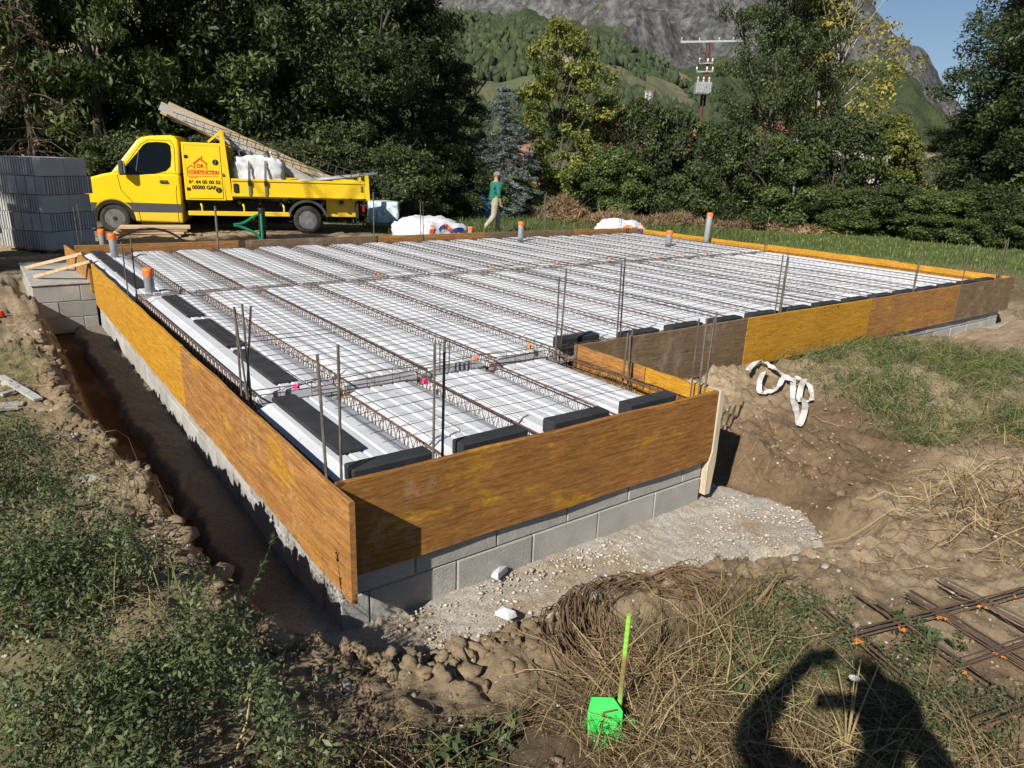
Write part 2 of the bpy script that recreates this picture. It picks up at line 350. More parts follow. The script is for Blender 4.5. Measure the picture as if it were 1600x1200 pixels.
def ground(x, y, fine=True):
    x = np.asarray(x, float); y = np.asarray(y, float); shp = x.shape; xf = x.ravel(); yf = y.ravel()
    h = np.zeros(xf.shape)
    for i in range(len(CP)): h += _wt[i] * np.hypot(xf - CP[i, 0], yf - CP[i, 1])
    h -= .5
    r = np.hypot(xf - 5, yf - 5); far = sstep(28, 45, r); h = h * (1 - far) - .7 * far
    near = 1 - sstep(9, 16, r)
    sd = sdist(xf, yf, DIG) + (fbm(xf, yf, 3.2, 3, 5) - .5) * .16
    rough = near * (.42 + .30 * sstep(2.2, 3.2, xf) + .58 * np.exp(-np.abs(sd - .28) / .3))
    h += near * (fbm(xf, yf, 1.6, 4, 11) - .5) * .14
    if fine:
        pt = sstep(.42, .60, fbm(xf, yf, 1.9, 3, 27))
        clod = (1 - np.clip(worley(xf, yf, 8.5, 51), 0, 1)) * .05 + (1 - np.clip(worley(xf, yf, 21, 52), 0, 1)) * .034
        h += rough * ((ridged(xf, yf, 4.2, 4, 21) - .62) * .10 + (fbm(xf, yf, 13, 4, 31) - .5) * .075 + (fbm(xf, yf, 30, 3, 41, .6) - .5) * .035 + clod * (.35 + .65 * pt) - .03)
    k = sstep(.0, .28, sd)
    h = np.where(sd < .4, (-.875 + (fbm(xf, yf, 5, 3, 8) - .5) * .03) * (1 - k) + h * k, h)
    return h.reshape(shp)
def gz(x, y): return float(ground(np.array([x]), np.array([y]))[0])
def axis_pts(a, b, step, lo, hi, grow=1.10):
    c = list(np.arange(a, b + 1e-6, step)); s = step; p = c[-1]
    while p < hi: s = min(s * grow, 400); p += s; c.append(p)
    s = step; p = c[0]; l = []
    while p > lo: s = min(s * grow, 400); p -= s; l.append(p)
    return np.array(l[::-1] + c)
gx = axis_pts(-1.7, 4.2, .0195, -9000, 9000, 1.09); gy = axis_pts(-2.3, 3.0, .022, -2000, 12000, 1.075)
GX, GY = np.meshgrid(gx, gy); GZ = ground(GX, GY)
nx, ny = len(gx), len(gy)
idx = np.arange(nx * ny).reshape(ny, nx)
gq = np.stack([idx[:-1, :-1], idx[:-1, 1:], idx[1:, 1:], idx[1:, :-1]], -1).reshape(-1, 4)
gme = np_mesh('ground', np.stack([GX, GY, GZ], -1).reshape(-1, 3), gq, M['soil'], smooth=True)
X = GX.ravel(); Y = GY.ravel(); sdv = sdist(X, Y, DIG)
wob = (fbm(X, Y, .5, 4, 77) - .5)
# grass strip beyond the slab on the right and all the far land; tilled brown strip next to the formwork
dist_r = (X - 11.35) * .62 + (Y - 1.0) * .10
gr = sstep(3.6, 4.9, dist_r + wob * 1.6) * (1 - sstep(13.5, 15.5, dist_r + wob * 3))
gr = np.maximum(gr, sstep(9.3, 11, Y + wob * 3) * sstep(6.5, 8.5, X + wob * 4) * .85)
gr = np.maximum(gr, sstep(17, 20, Y) * .6)
gr = np.where(np.hypot(X - 5, Y - 5) > 40, 1, gr)
gr = np.maximum(gr, .55 * sstep(-.95, -1.3, X + wob) * sstep(6, 2.5, Y))
gr = np.clip(gr, 0, 1)
wet = sstep(.12, -.03, sdv) * (Y > .1) * (X < .3) * (.75 + .25 * (wob > -.1))
wet = np.maximum(wet, .55 * sstep(.5, .35, np.hypot((X - 3.9) / 1.6, (Y + .1) / .7) * .5) * 1.0)
wet = np.maximum(wet, .30 * sstep(.52, .60, fbm(X, Y, .9, 4, 55)) * (X > 1.6) * (Y < .8))
lit = np.clip(sstep(-.85, -1.10, Y + wob * .4) * sstep(1.9, 1.3, X) * .95 + sstep(1.0, 2.0, dist_r) * (1 - gr) * .9, 0, 1) * (X > -.9)
zc = np.stack([gr, np.clip(wet, 0, 1), lit, np.ones_like(gr)], -1).astype(np.float32)
ca = gme.color_attributes.new('zone', 'FLOAT_COLOR', 'POINT'); ca.data.foreach_set('color', zc.ravel())
ground_o = link('ground', gme); tag(ground_o, kind='structure')
# concrete footing poured in the trench
def footing(name, poly, top, step=.016):
    p = np.array(poly); x = np.arange(p[:, 0].min() - .1, p[:, 0].max() + .1, step); y = np.arange(p[:, 1].min() - .1, p[:, 1].max() + .1, step)
    A, B = np.meshgrid(x, y); sd = sdist(A.ravel(), B.ravel(), poly).reshape(A.shape) + (fbm(A, B, 4, 4, 3) - .5) * .16
    Z = top + (fbm(A, B, 3, 4, 61) - .5) * .03 + (fbm(A, B, 30, 3, 62) - .5) * .022 - .20 * sstep(-.05, .07, sd)
    keep = sd < .12; n = A.size; id_ = np.arange(n).reshape(A.shape)
    q = np.stack([id_[:-1, :-1], id_[:-1, 1:], id_[1:, 1:], id_[1:, :-1]], -1)
    kq = keep[:-1, :-1] & keep[:-1, 1:] & keep[1:, 1:] & keep[1:, :-1]
    me = np_mesh(name, np.stack([A, B, Z], -1).reshape(-1, 3), q[kq], M['footing'], smooth=True)
    bm = bmesh.new(); bm.from_mesh(me); bmesh.ops.delete(bm, geom=[v for v in bm.verts if not v.link_faces], context='VERTS'); bm.to_mesh(me); bm.free()
    return tag(link(name, me), kind='structure')
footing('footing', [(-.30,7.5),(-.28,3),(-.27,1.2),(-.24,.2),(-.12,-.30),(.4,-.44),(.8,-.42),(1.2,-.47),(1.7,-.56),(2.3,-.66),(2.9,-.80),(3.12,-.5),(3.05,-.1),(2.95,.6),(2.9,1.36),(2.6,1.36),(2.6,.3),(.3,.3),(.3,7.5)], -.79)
footing('footing', [(9.2,1.05),(11.9,.95),(11.95,1.5),(9.2,1.5)], -.73, .05)
# ------------------------------------------------------------------ foundation walls of concrete blocks
def block_mesh(L, H=.2, T=.2):
    b = MB(); b.box((0, 0, 0), (L - .008, T, H - .008), .005); return b.mesh('block', M['block'])
BM = {}
def block_wall(name, org, rz, length, ztop, courses, label, off=0.0, T=.2):
    r = empty(name, (*org, ztop - .2 * courses), rz); tag(r, label, 'block wall')
    MB().box((.004, .012, 0), (length - .004, T - .012, .2 * courses - .003)).build('mortar_core', M['mortar'], r)
    for c in range(courses):
        x = -(.25 if (c + int(off)) % 2 else 0) - off % 1
        while x < length - .01:
            a = max(x, 0); e = min(x + .5, length); L = round(e - a, 3)
            if L > .03:
                if L not in BM: BM[L] = block_mesh(L)
                o = link('block', BM[L], r, (a + rnd.uniform(-.002, .002), rnd.uniform(-.004, .004), c * .2 + rnd.uniform(-.002, .002)))
            x += .5
    return r
block_wall('block_wall', (.03, .019), 0, 2.60, -.41, 3, 'grey concrete block wall under the front formwork board, ending at the cream plank', off=.1)
block_wall('block_wall', (.02, 7.35), -math.pi / 2, 7.12, -.41, 3, 'long shaded block wall under the left formwork boards along the trench')
block_wall('block_wall', (2.63, .225), math.pi / 2, 1.14, -.41, 3, 'short block wall turning back from the front corner beside the dirt mound')
block_wall('block_wall', (2.66, 1.40), 0, 8.62, -.41, 3, 'long block wall under the right hand formwork boards behind the mound', off=.2)
r = block_wall('block_wall', (-.65, 7.45), 0, .66, -.26, 3, 'low stub of concrete blocks jutting out at the left end of the trench')
for yy in np.arange(7.66, 9.3, .5):
    for c in range(3):
        if .495 not in BM: BM[.495] = block_mesh(.495)
        link('block', BM[.495], r, (0.2, yy - 7.45, c * .2), (0, 0, math.pi / 2))
MB().box((.012, .2, 0.0), (.62, 2.0, .585)).build('mortar_core', M['mortar'], r)
cap = MB(); cap.box((-.015, -.012, .60), (.645, 2.0, .625), .008); cap.build('mortar_cap', M['mortar'], r)
# ------------------------------------------------------------------ formwork boards
def panel(a, b, h, mat, label, axis, thick=.027, top=0.0, wob=.004):
    """upright board from a to b (x, y); object origin at its foot, z of the object kept at 0 so the splash line follows the height"""
    a = Vector((a[0], a[1], 0)); b = Vector((b[0], b[1], 0)); L = (b - a).length
    rz = math.atan2(b.y - a.y, b.x - a.x)
    n = 10; mb = MB(); v = []; f = []
    for i in range(n + 1):
        x = L * i / n; w_ = wob * math.sin(i * 1.7 + L) + rnd.uniform(-.001, .001); zt = top + rnd.uniform(-.0025, .0025)
        c = .003
        v += [(x, w_ - thick/2, -h), (x, w_ - thick/2, zt - c), (x, w_ - thick/2 + c, zt), (x, w_ + thick/2 - c, zt), (x, w_ + thick/2, zt - c), (x, w_ + thick/2, -h)]
    for i in range(n):
        for k in range(6): f.append((i*6+k, (i+1)*6+k, (i+1)*6+(k+1)%6, i*6+(k+1)%6))
    f.append((5,4,3,2,1,0)); f.append(tuple(n*6+k for k in range(6)))
    mb.add(v, f)
    o = mb.build('formwork_panel', M[mat], loc=(a.x, a.y, 0), rot=(0, 0, rz))
    return tag(o, label, 'formwork board', 'formwork boards around the slab')
panel((0, 2.76), (0, -.2), .5, 'ply_brown_x', 'brown formwork board on the left edge, its end jutting past the front corner', 'x')
panel((0, 5.10), (0, 2.765), .5, 'ply_yellow_x', 'bright yellow formwork board in the middle of the left edge', 'x')
panel((0, 7.36), (0, 5.105), .5, 'ply_yellow_x', 'yellow formwork board on the left edge next to the block stub', 'x')
panel((-.1, 9.25), (-.02, 7.42), .36, 'ply_brown_x', 'brown board closing the far left corner above the block stub', 'x', top=.02)
panel((.02, 0), (2.665, 0), .49, 'ply_mixed_x', 'wide stained brown formwork board across the front with yellow patches', 'x')
panel((2.655, .02), (2.655, .62), .3, 'ply_yellow_x', 'short yellow board on the return, nearest the front corner', 'y')
panel((2.655, .625), (2.655, 1.355), .3, 'ply_brown_x', 'short reddish brown board on the return, meeting the long right edge', 'y')
panel((2.64, 1.375), (4.878, 1.375), .5, 'ply_grey_x', 'dull grey brown formwork board at the inner corner of the right edge', 'x')
panel((4.882, 1.37), (7.25, 1.37), .5, 'ply_yellow_x', 'yellow formwork board on the right edge behind the weeds', 'x')
panel((7.255, 1.375), (9.6, 1.375), .5, 'ply_brown_x', 'brown formwork board on the right edge between the yellow one and the last', 'x')
panel((9.604, 1.37), (11.46, 1.37), .5, 'ply_grey_x', 'last brown formwork board at the right end with a pale streak', 'x')
panel((11.36, 1.39), (11.36, 3.07), .45, 'ply_orange_x', 'orange side board on the far right edge, nearest the last right hand board', 'y')
panel((11.375, 3.06), (11.375, 5.6), .45, 'ply_orange_x', 'orange side board in the middle of the far right edge', 'y', top=.012)
panel((11.36, 5.61), (11.36, 8.9), .45, 'ply_orange_x', 'orange side board running to the far right corner', 'y')
fx = [.0, 2.35, 4.7, 7.05, 9.4, 11.37]; fw = ['first from the left, in front of the pallets', 'second from the left, in front of the truck', 'third from the left, in front of the big bag', 'fourth from the left, at the walking man', 'last on the right, before the small bag']
for i in range(5):
    panel((fx[i] + .004, 9.12 + .008 * (i % 2)), (fx[i+1], 9.12 + .008 * (i % 2)), .45, 'ply_grey_x' if i % 2 else 'ply_brown_x', 'far edge board, ' + fw[i], 'x', top=.02)
# pale plank seen edge on at the front right corner
b = MB(); b.add([(2.672,-.02,0.0),(2.715,-.02,0.0),(2.715,.26,0),(2.672,.26,0),(2.672,-.02,-.42),(2.64,-.02,-.52),(2.64,-.02,-.74),(2.69,-.02,-.74),(2.715,-.02,-.5),(2.672,.26,-.42),(2.64,.26,-.52),(2.64,.26,-.74),(2.69,.26,-.74),(2.715,.26,-.5)],
  [(0,3,2,1),(0,1,8,7,6,5,4),(3,9,10,11,12,13,2),(1,2,13,8),(8,13,12,7),(7,12,11,6),(6,11,10,5),(5,10,9,4),(4,9,3,0)])
tag(b.build('end_plank', M['cream_wood']), 'pale cream upright plank closing the front right corner of the formwork', 'plank')
# ------------------------------------------------------------------ joists, polystyrene strips, end blocks
SP = {'front': (.06, 1.48, .66), 'middle': (1.60, 5.36, .155), 'far': (5.46, 9.08, .63)}
ORD = ['first', 'second', 'third', 'fourth', 'fifth', 'sixth', 'seventh', 'eighth', 'ninth', 'tenth', 'eleventh', 'twelfth', 'thirteenth', 'fourteenth', 'fifteenth', 'sixteenth', 'seventeenth', 'eighteenth', 'nineteenth', 'twentieth']
PITCH = .61
lat_cache = {}
def joist(x, y0, y1, label):
    r = empty('lattice_joist', (x, y0, 0)); tag(r, label, 'joist', 'lattice joists of the slab')
    L = round(y1 - y0, 2)
    if L not in lat_cache:
        h = MB(); h.box((-.018, 0, -.245), (.018, L, -.20), .005); hm = h.mesh('heel', M['joist'])
        t = MB(); t.tube([(0, -.05, -.066), (0, L * .5, -.066), (0, L + .05, -.066)], .0065, 6)
        for s in (-1, 1): t.tube([(s * .013, 0, -.19), (s * .013, L, -.19)], .0035, 5)
        z = MB(); n = int(L / .1)
        for s in (-1, 1):
            pts = []
            for i in range(n * 2 + 1):
                pts.append((s * (.016 if i % 2 == 0 else .006), i * L / (n * 2), -.195 if i % 2 == 0 else -.060))
            z.tube(pts, .0023, 4)
        lat_cache[L] = (hm, t.mesh('chord', M['rust']), z.mesh('lattice', M['rust']))
    hm, tm, zm = lat_cache[L]
    link('heel', hm, r); link('chord', tm, r); link('lattice', zm, r)
foam_cache = {}
def foam_piece(width, L):
    key = (round(width, 3), round(L, 3))
    if key in foam_cache: return foam_cache[key]
    w2 = width; g = .011
    prof = [(.020, -.235), (.020, -.134), (.034, -.128), (.116, -.097), (.130, -.090)]
    n = 3
    flat0, flat1 = .130, w2 - .130
    for k in range(n):
        c = flat0 + (flat1 - flat0) * (k + 1) / (n + 1)
        prof += [(c - .014, -.090), (c - .006, -.098), (c + .004, -.098), (c + .012, -.086), (c + .018, -.090)]
    prof += [(w2 - .130, -.090), (w2 - .116, -.097), (w2 - .034, -.128), (w2 - .020, -.134), (w2 - .020, -.235)]
    b = MB(); N = len(prof)
    v = []
    for yy, dz in ((0.0, -.006), (.006, 0), (L - .010, 0), (L - .004, -.006)):
        v += [(x, yy, z + (dz if z > -.2 else 0)) for x, z in prof]
    f = []
    for k in range(3):
        for i in range(N - 1): f.append((k*N+i, k*N+i+1, (k+1)*N+i+1, (k+1)*N+i))
    f.append(tuple(range(N))); f.append(tuple(range(4*N-1, 3*N-1, -1)))
    b.add(v, f); foam_cache[key] = b.mesh('foam_panel', M['foam']); return foam_cache[key]
def strip(x0, x1, y0, y1, label):
    r = empty('infill_strip', (x0, y0, -.24)); tag(r, label, 'infill strip', 'polystyrene infill strips of the slab')
    n = max(1, round((y1 - y0) / 1.2)); L = (y1 - y0) / n
    me = foam_piece(x1 - x0, L)
    for i in range(n):
        link('foam_panel', me, r, (rnd.uniform(-.004, .004), i * L, .24 + rnd.uniform(-.005, .004)))
XR = 11.32
for sp, (y0, y1, xo) in SP.items():
    xs = []; x = xo
    lim = 2.60 if sp == 'front' else XR
    while x < lim - .05: xs.append(x); x += PITCH
    if sp == 'front': xs = [.07] + xs
    elif sp == 'far': xs = [.03] + xs
    word = {'front': 'nearest span', 'middle': 'middle span', 'far': 'far span'}[sp]
    for i, x in enumerate(xs):
        joist(x, y0, y1, 'rusty lattice joist in the %s, %s from the left board' % (word, ORD[i]))
        x1 = xs[i+1] if i + 1 < len(xs) else lim
        if x1 - x > .3:
            ya = y0 + (.06 if sp != 'front' else .05)
            strip(x, x1, ya, y1 - .02, 'white polystyrene infill strip in the %s, %s from the left board' % (word, ORD[i]))
# dark end blocks
def end_block(x, y, w, d, label, rz=0.0, h=.085, z=-.092):
    b = MB(); b.box((-w/2, -d/2, 0), (w/2, d/2, h), .006)
    o = b.build('end_block', M['graphite'], loc=(x, y, z), rot=(0, 0, rz)); tag(o, label, 'foam block', 'dark foam blocks closing the strips')
for i, xc in enumerate((.36, .96, 1.57, 2.17)):
    end_block(xc, .15, .43, .105, 'black foam end block behind the front board, %s from the left' % ORD[i], rnd.uniform(-.02, .02))
x = .155 + PITCH * 4 + PITCH / 2; i = 0
while x < 11.2:
    end_block(x, 1.66 if x < 2.95 else 1.53, .44, .11, 'black foam end block along the right hand boards, %s from the inner corner' % ORD[i], rnd.uniform(-.02, .02)); x += PITCH; i += 1
LB = [(.30, .97, 1.0, 'nearest span beside the left board'), (.42, 2.25, .92, 'middle span beside the left joist, nearest of three'), (.42, 3.39, 1.02, 'middle span beside the left joist, second of three'), (.42, 4.66, 1.05, 'middle span beside the left joist, farthest of three'),
      (.285, 6.45, 1.15, 'far span beside the left board, nearest of three'), (.275, 7.68, 1.05, 'far span beside the left board, second of three'), (.27, 8.75, .75, 'far span beside the left board, farthest of three')]
for x, y, L, s in LB:
    end_block(x, y, .15, L, 'long black foam strip in the ' + s, 0, .028, -.088)
# ------------------------------------------------------------------ welded wire mesh
def mesh_sheet(x0, x1, y0, y1, z, label, sx=.2, sy=.2, rz=0.0, sag=.008):
    r = empty('wire_mesh', (x0, y0, z), rz); tag(r, label, 'wire mesh', 'welded wire mesh sheets on the slab')
    a = MB(); W = x1 - x0; D = y1 - y0
    def zz(x, y): return sag * (math.sin(x * 2.3 + y0) * math.sin(y * 1.9 + x0) + .6 * math.sin(x * 5.1 - y * 3.7))
    n = int(W / sx)
    for i in range(n + 1):
        x = .05 + i * sx + rnd.uniform(-.006, .006); k = max(2, int(D / .45))
        a.tube([(x + rnd.uniform(-.004, .004), D * j / k, zz(x, D * j / k)) for j in range(k + 1)], .0021, 4, False)
    a.build('long_wires', M['wire'], r)
    b_ = MB(); n = int(D / sy)
    for i in range(n + 1):
        y = .05 + i * sy + rnd.uniform(-.006, .006); k = max(2, int(W / .45))
        b_.tube([(W * j / k, y + rnd.uniform(-.004, .004), zz(W * j / k, y) + .005) for j in range(k + 1)], .0021, 4, False)
    b_.build('cross_wires', M['wire'], r)
mesh_sheet(.45, 2.55, .35, 3.0, -.040, 'welded wire mesh sheet on the nearest span behind the front board', .2, .15, .01)
mesh_sheet(.35, 2.75, 2.7, 5.7, -.030, 'welded wire mesh sheet on the middle span along the left side', .2, .15, -.012)
mesh_sheet(.55, 2.95, 5.5, 9.0, -.036, 'welded wire mesh sheet in the far left corner by the pipes', .2, .15, .008)
mesh_sheet(2.55, 4.95, 1.75, 5.6, -.038, 'welded wire mesh sheet behind the inner corner of the boards', .2, .15, .0)
mesh_sheet(2.75, 5.15, 5.4, 9.0, -.030, 'welded wire mesh sheet on the far span in front of the truck', .2, .15, -.006)
mesh_sheet(4.75, 7.15, 1.7, 5.6, -.030, 'welded wire mesh sheet in the middle of the right hand span', .2, .15, .006)
mesh_sheet(4.95, 7.35, 5.4, 9.0, -.038, 'welded wire mesh sheet on the far span in front of the big bag', .2, .15, .0)
mesh_sheet(6.95, 9.3, 1.8, 5.6, -.038, 'welded wire mesh sheet toward the right end of the slab', .2, .15, -.004)
mesh_sheet(7.2, 11.1, 5.4, 9.0, -.032, 'welded wire mesh sheet in the far right corner by the grey pipes', .2, .15, .004)
# ------------------------------------------------------------------ tie beams: rebar chains across the slab
def chain(a, b, label, n=4, w=.10, h=.10, z=-.09, st=.2):
    a = Vector((a[0], a[1], z)); b = Vector((b[0], b[1], z)); d = (b - a); L = d.length
    r = empty('rebar_cage', a, math.atan2(d.y, d.x)); tag(r, label, 'rebar cage', 'rebar cages along the slab edges and beams')
    for s, zz in ((-1, -h/2), (1, -h/2), (-1, h/2), (1, h/2))[:n]:
        m_ = MB(); m_.tube([(L * k / 8, s * w / 2 + rnd.uniform(-.006, .006), zz + rnd.uniform(-.006, .006)) for k in range(9)], .0036, 5); m_.build('bar', M['rust'], r)
    q = MB(); k = int(L / st)
    for i in range(k + 1):
        x = i * st + rnd.uniform(-.01, .01)
        q.tube([(x, -w/2 - .006, -h/2 - .006), (x, w/2 + .006, -h/2 - .006), (x, w/2 + .006, h/2 + .006), (x, -w/2 - .006, h/2 + .006), (x, -w/2 - .006, -h/2 - .006)], .0024, 4, False)
    tag(q.build('stirrups', M['rust'], r), kind='stuff')
chain((.12, 1.53), (2.5, 1.55), 'rusty rebar cage crossing behind the nearest span')
chain((2.5, 1.5), (11.2, 1.44), 'long rusty rebar cage behind the right hand boards', w=.08)
chain((.15, 5.41), (11.2, 5.41), 'rusty rebar cage crossing the slab between middle and far spans', z=-.13)
chain((.045, .15), (.045, 9.0), 'rusty rebar cage in the dark gap along the left boards', w=.05, z=-.17)
chain((2.585, .08), (2.575, 1.5), 'rusty rebar cage inside the short return boards', z=-.15, w=.07)
chain((11.27, 1.5), (11.27, 8.9), 'rusty rebar cage along the orange side boards', w=.06, z=-.15)
# tie tags
for k, (px, py, mname, lab) in enumerate([(462,606,'pink','pink plastic tag on the second joist end at the near cage'),(663,597,'pink','pink plastic tag on the third joist end at the near cage'),(922,650,'pink','pink plastic tag by the last black block of the front row'),
      (742,560,'tape','orange tape scrap tied on the near rebar cage, left one'),(828,541,'tape','orange tape scrap tied on the near rebar cage, right one'),(590,430,'tape','orange tape scrap on the cross beam, leftmost'),(765,418,'tape','orange tape scrap on the cross beam, before the middle pipe'),(870,412,'tape','orange tape scrap on the cross beam below the grey pipe'),(952,406,'tape','orange tape scrap on the cross beam, right of centre'),(1030,401,'tape','orange tape scrap on the cross beam below the short right pipe'),(1063,397,'tape','orange tape scrap on the cross beam, second from right'),(1105,396,'tape','orange tape scrap on the cross beam, rightmost')]):
    p = at(px, py, 2, -.03); b = MB()
    for q in range(4):
        a0 = rnd.uniform(0, 6.3); l = rnd.uniform(.018, .034)
        d = Vector((math.cos(a0), math.sin(a0), 0)); s = Vector((-d.y, d.x, 0)) * .012
        b.add([p + s * .8, p - s * .8, p + d * l * .6 - s + Vector((0, 0, .02)), p + d * l * .6 + s + Vector((0, 0, .022)), p + d * l + s * .6 - Vector((0, 0, .012)), p + d * l - s * .8 - Vector((0, 0, .01))], [(0, 1, 2, 3), (3, 2, 5, 4)])
    b.lathe([(.003, -.016), (.009, -.012), (.010, 0), (.007, .012), (.002, .014)], p, 7)
    tag(b.build('tape_scrap' if mname == 'tape' else 'plastic_tag', M[mname]), lab, 'tag', 'tags on the joists')
# ------------------------------------------------------------------ starter bars
def starters(px, py, top_py, n, label, z=-.02, spread=.035, lean=None, thick=.0065, down=.3, mat='rebar', zabs=None):
    p = at(px, py, 2, z) if zabs is None else zabs
    r = ray(px, top_py); t = ((p.x - CAM[0]) * r[0] + (p.y - CAM[1]) * r[1]) / (r[0] ** 2 + r[1] ** 2); H = CAM[2] + r[2] * t - p.z
    e = empty('starter_bars', p); tag(e, label, 'rebar', 'starter bars standing along the slab edges')
    for i in range(n):
        a0 = i * 6.283 / n + .6; o = Vector((math.cos(a0) * spread * (1 + .3 * rnd.random()), math.sin(a0) * spread * .7, 0))
        tl = Vector((rnd.uniform(-.02, .02), rnd.uniform(-.02, .02), 0)) + (Vector(lean[i]) if lean else Vector())
        h = H * (1 - .10 * (i / max(1, n)) * rnd.random() - (.06 if i else 0) * rnd.random())
        b = MB(); N = 24 if H > .4 else 10
        b.tube([o + tl * (k / N) + Vector((0, 0, -down + (h + down) * k / N)) for k in range(N + 1)], [thick * (1.0 if k % 2 else 1.13) for k in range(N + 1)], 6)
        b.build('bar', M[mat], e)
starters(522, 748, 540, 2, 'pair of steel starter bars at the front left corner')
starters(697, 706, 530, 2, 'pair of steel starter bars behind the front board, left of centre', zabs=Vector((.60, .10, -.02)))
starters(384, 612, 475, 4, 'four splayed starter bars by the brown left board', lean=[(0, 0, 0), (.02, .02, 0), (.12, .03, 0), (-.04, 0, 0)])
starters(207, 462, 370, 2, 'pair of starter bars by the left edge pipe')
starters(127, 380, 318, 2, 'thin starter bars at the far left corner before the block pallets', down=.2)
starters(872, 543, 420, 2, 'pair of starter bars left of the inner corner boards')
starters(967, 524, 403, 2, 'tall pair of starter bars behind the inner corner boards', zabs=Vector((3.22, 1.47, -.02)))
starters(980, 618, 515, 3, 'three starter bars inside the short return, at its middle', zabs=Vector((2.56, .72, -.02)))
starters(1087, 612, 500, 1, 'single thin bar inside the return near the cream plank', thick=.005, zabs=Vector((2.53, .12, -.02)))
starters(1108, 608, 490, 3, 'three starter bars in the front right corner of the return', zabs=Vector((2.61, .08, -.02)), lean=[(.05, .03, 0)] * 3, spread=.02)
starters(1220, 484, 395, 3, 'three starter bars behind the yellow right hand board', zabs=Vector((5.48, 1.43, -.02)))
starters(1420, 450, 388, 2, 'pair of starter bars behind the brown right hand board', zabs=Vector((8.47, 1.46, -.02)))
starters(1497, 440, 375, 2, 'pair of starter bars near the right end', zabs=Vector((9.93, 1.48, -.02)))
starters(1555, 432, 370, 3, 'bundle of starter bars at the right end corner', zabs=Vector((11.2, 1.47, -.02)))
starters(1197, 384, 333, 1, 'lone thin bar beside the orange side board', thick=.006, zabs=Vector((11.25, 5.6, -.02)))
starters(968, 361, 315, 2, 'starter bars at the far right corner before the small bag')
starters(850, 363, 300, 3, 'starter bars on the far edge right of the walking man')
starters(660, 370, 315, 2, 'starter bars on the far edge before the big white bag')
starters(582, 373, 300, 1, 'single bar on the far edge behind the truck tail', thick=.010)
starters(337, 383, 322, 1, 'single bar on the far edge before the truck side guard', thick=.016)
b = empty('starter_bars', (1.50, 1.55, -.1)); tag(b, 'cluster of short bars sticking up from the near rebar cage', 'rebar', 'starter bars standing along the slab edges')
for i in range(4):
    q = MB(); x = -.06 + .04 * i; q.tube([(x, 0, 0), (x + .004, .006, .24 - .03 * (i % 2))], .005, 6); q.build('bar', M['rebar'], b)
# ------------------------------------------------------------------ service pipes
def pipe(px, py, top, rad, label, z=-.10, lean=(0, 0), tapeh=.07, mat='pvc', zabs=None):
    p = at(px, py, 2, z) if zabs is None else zabs
    r = ray(px, top); t = ((p.x - CAM[0]) * r[0] + (p.y - CAM[1]) * r[1]) / (r[0] ** 2 + r[1] ** 2); H = CAM[2] + r[2] * t - p.z
    e = empty('service_pipe', p); e.rotation_euler = (lean[1], lean[0], 0); tag(e, label, 'pipe', 'grey service pipes rising through the slab')
    b = MB(); b.lathe([(rad, -.25), (rad, H - .012), (rad * .98, H), (rad * .8, H + .001)], n=20); b.build('tube', M[mat], e, True)
    if tapeh:
        q = MB(); n = 20; v = []
        for j, (rr, zz) in enumerate(((1.02, -tapeh), (1.07, -tapeh * .5), (1.05, .002), (.85, .014), (.3, .012))):
            for k in range(n):
                a = 6.2832 * k / n; dz = (.018 * math.sin(k * 2.1 + px) + .010 * math.sin(k * 5.3)) if j < 2 else 0
                v.append((math.cos(a) * rad * (rr + .03 * math.sin(k * 3.1 + j)), math.sin(a) * rad * (rr + .03 * math.sin(k * 2.7 + j)), H + zz + dz))
        f = [(j*n+k, j*n+(k+1)%n, (j+1)*n+(k+1)%n, (j+1)*n+k) for j in range(4) for k in range(n)] + [tuple(4*n+k for k in range(n))]
        q.add(v, f); q.build('tape', M['tape'], e, True)
    return e
pipe(163, 390, 359, .050, 'grey pipe with orange tape, left of the two at the far left corner', lean=(-.03, 0))
pipe(180, 403, 366, .050, 'grey pipe with orange tape, right of the two at the far left corner', lean=(-.02, 0))
pipe(235, 457, 420, .050, 'grey pipe with orange tape by the left boards, nearest of all', lean=(-.02, .02))
pipe(735, 372, 355, .050, 'short grey taped pipe left of the walking man')
pipe(813, 378, 347, .050, 'grey taped pipe standing right of the walking man')
pipe(1044, 385, 361, .060, 'short thick grey taped pipe toward the right')
pipe(1103, 380, 333, .062, 'tallest grey taped pipe at the right side', lean=(.05, 0))
e = pipe(403, 380, 325, .055, 'dark sleeve pipe on the far edge with green conduit beside it', tapeh=0, mat='steel_dark', zabs=Vector((2.72, 9.28, -.08)))
b = MB(); b.lathe([(.060, 0), (.062, .02), (.060, .04)], (0, 0, .28), 20); b.build('collar', M['steel_dark'], e)
q0 = Vector((2.66, 9.22, 0))
def bez(pts, n=14):
    pts = [Vector(p) for p in pts]; o = []
    P_ = [pts[0]] + pts + [pts[-1]]
    for i in range(len(pts) - 1):
        a, b_, c, d = P_[i], P_[i+1], P_[i+2], P_[i+3]
        for k in range(n):
            t = k / n; o.append(.5 * ((2*b_) + (c-a)*t + (2*a-5*b_+4*c-d)*t*t + (3*b_-a-3*c+d)*t**3))
    o.append(pts[-1]); return o
e = empty('green_conduit', q0); tag(e, 'green corrugated conduit bent around the dark sleeve pipe', 'conduit')
b = MB(); b.tube(bez([(.0, 0, -.12), (-.02, -.01, .05), (-.16, 0, .16), (-.30, .02, .22), (-.40, .02, .245)]), .021, 8); b.build('lower_run', M['hose'], e, True)
b = MB(); b.tube(bez([(-.40, .02, .255), (-.25, .03, .28), (-.08, .05, .37), (.0, .06, .40)]), .021, 8); b.build('upper_run', M['hose'], e, True)
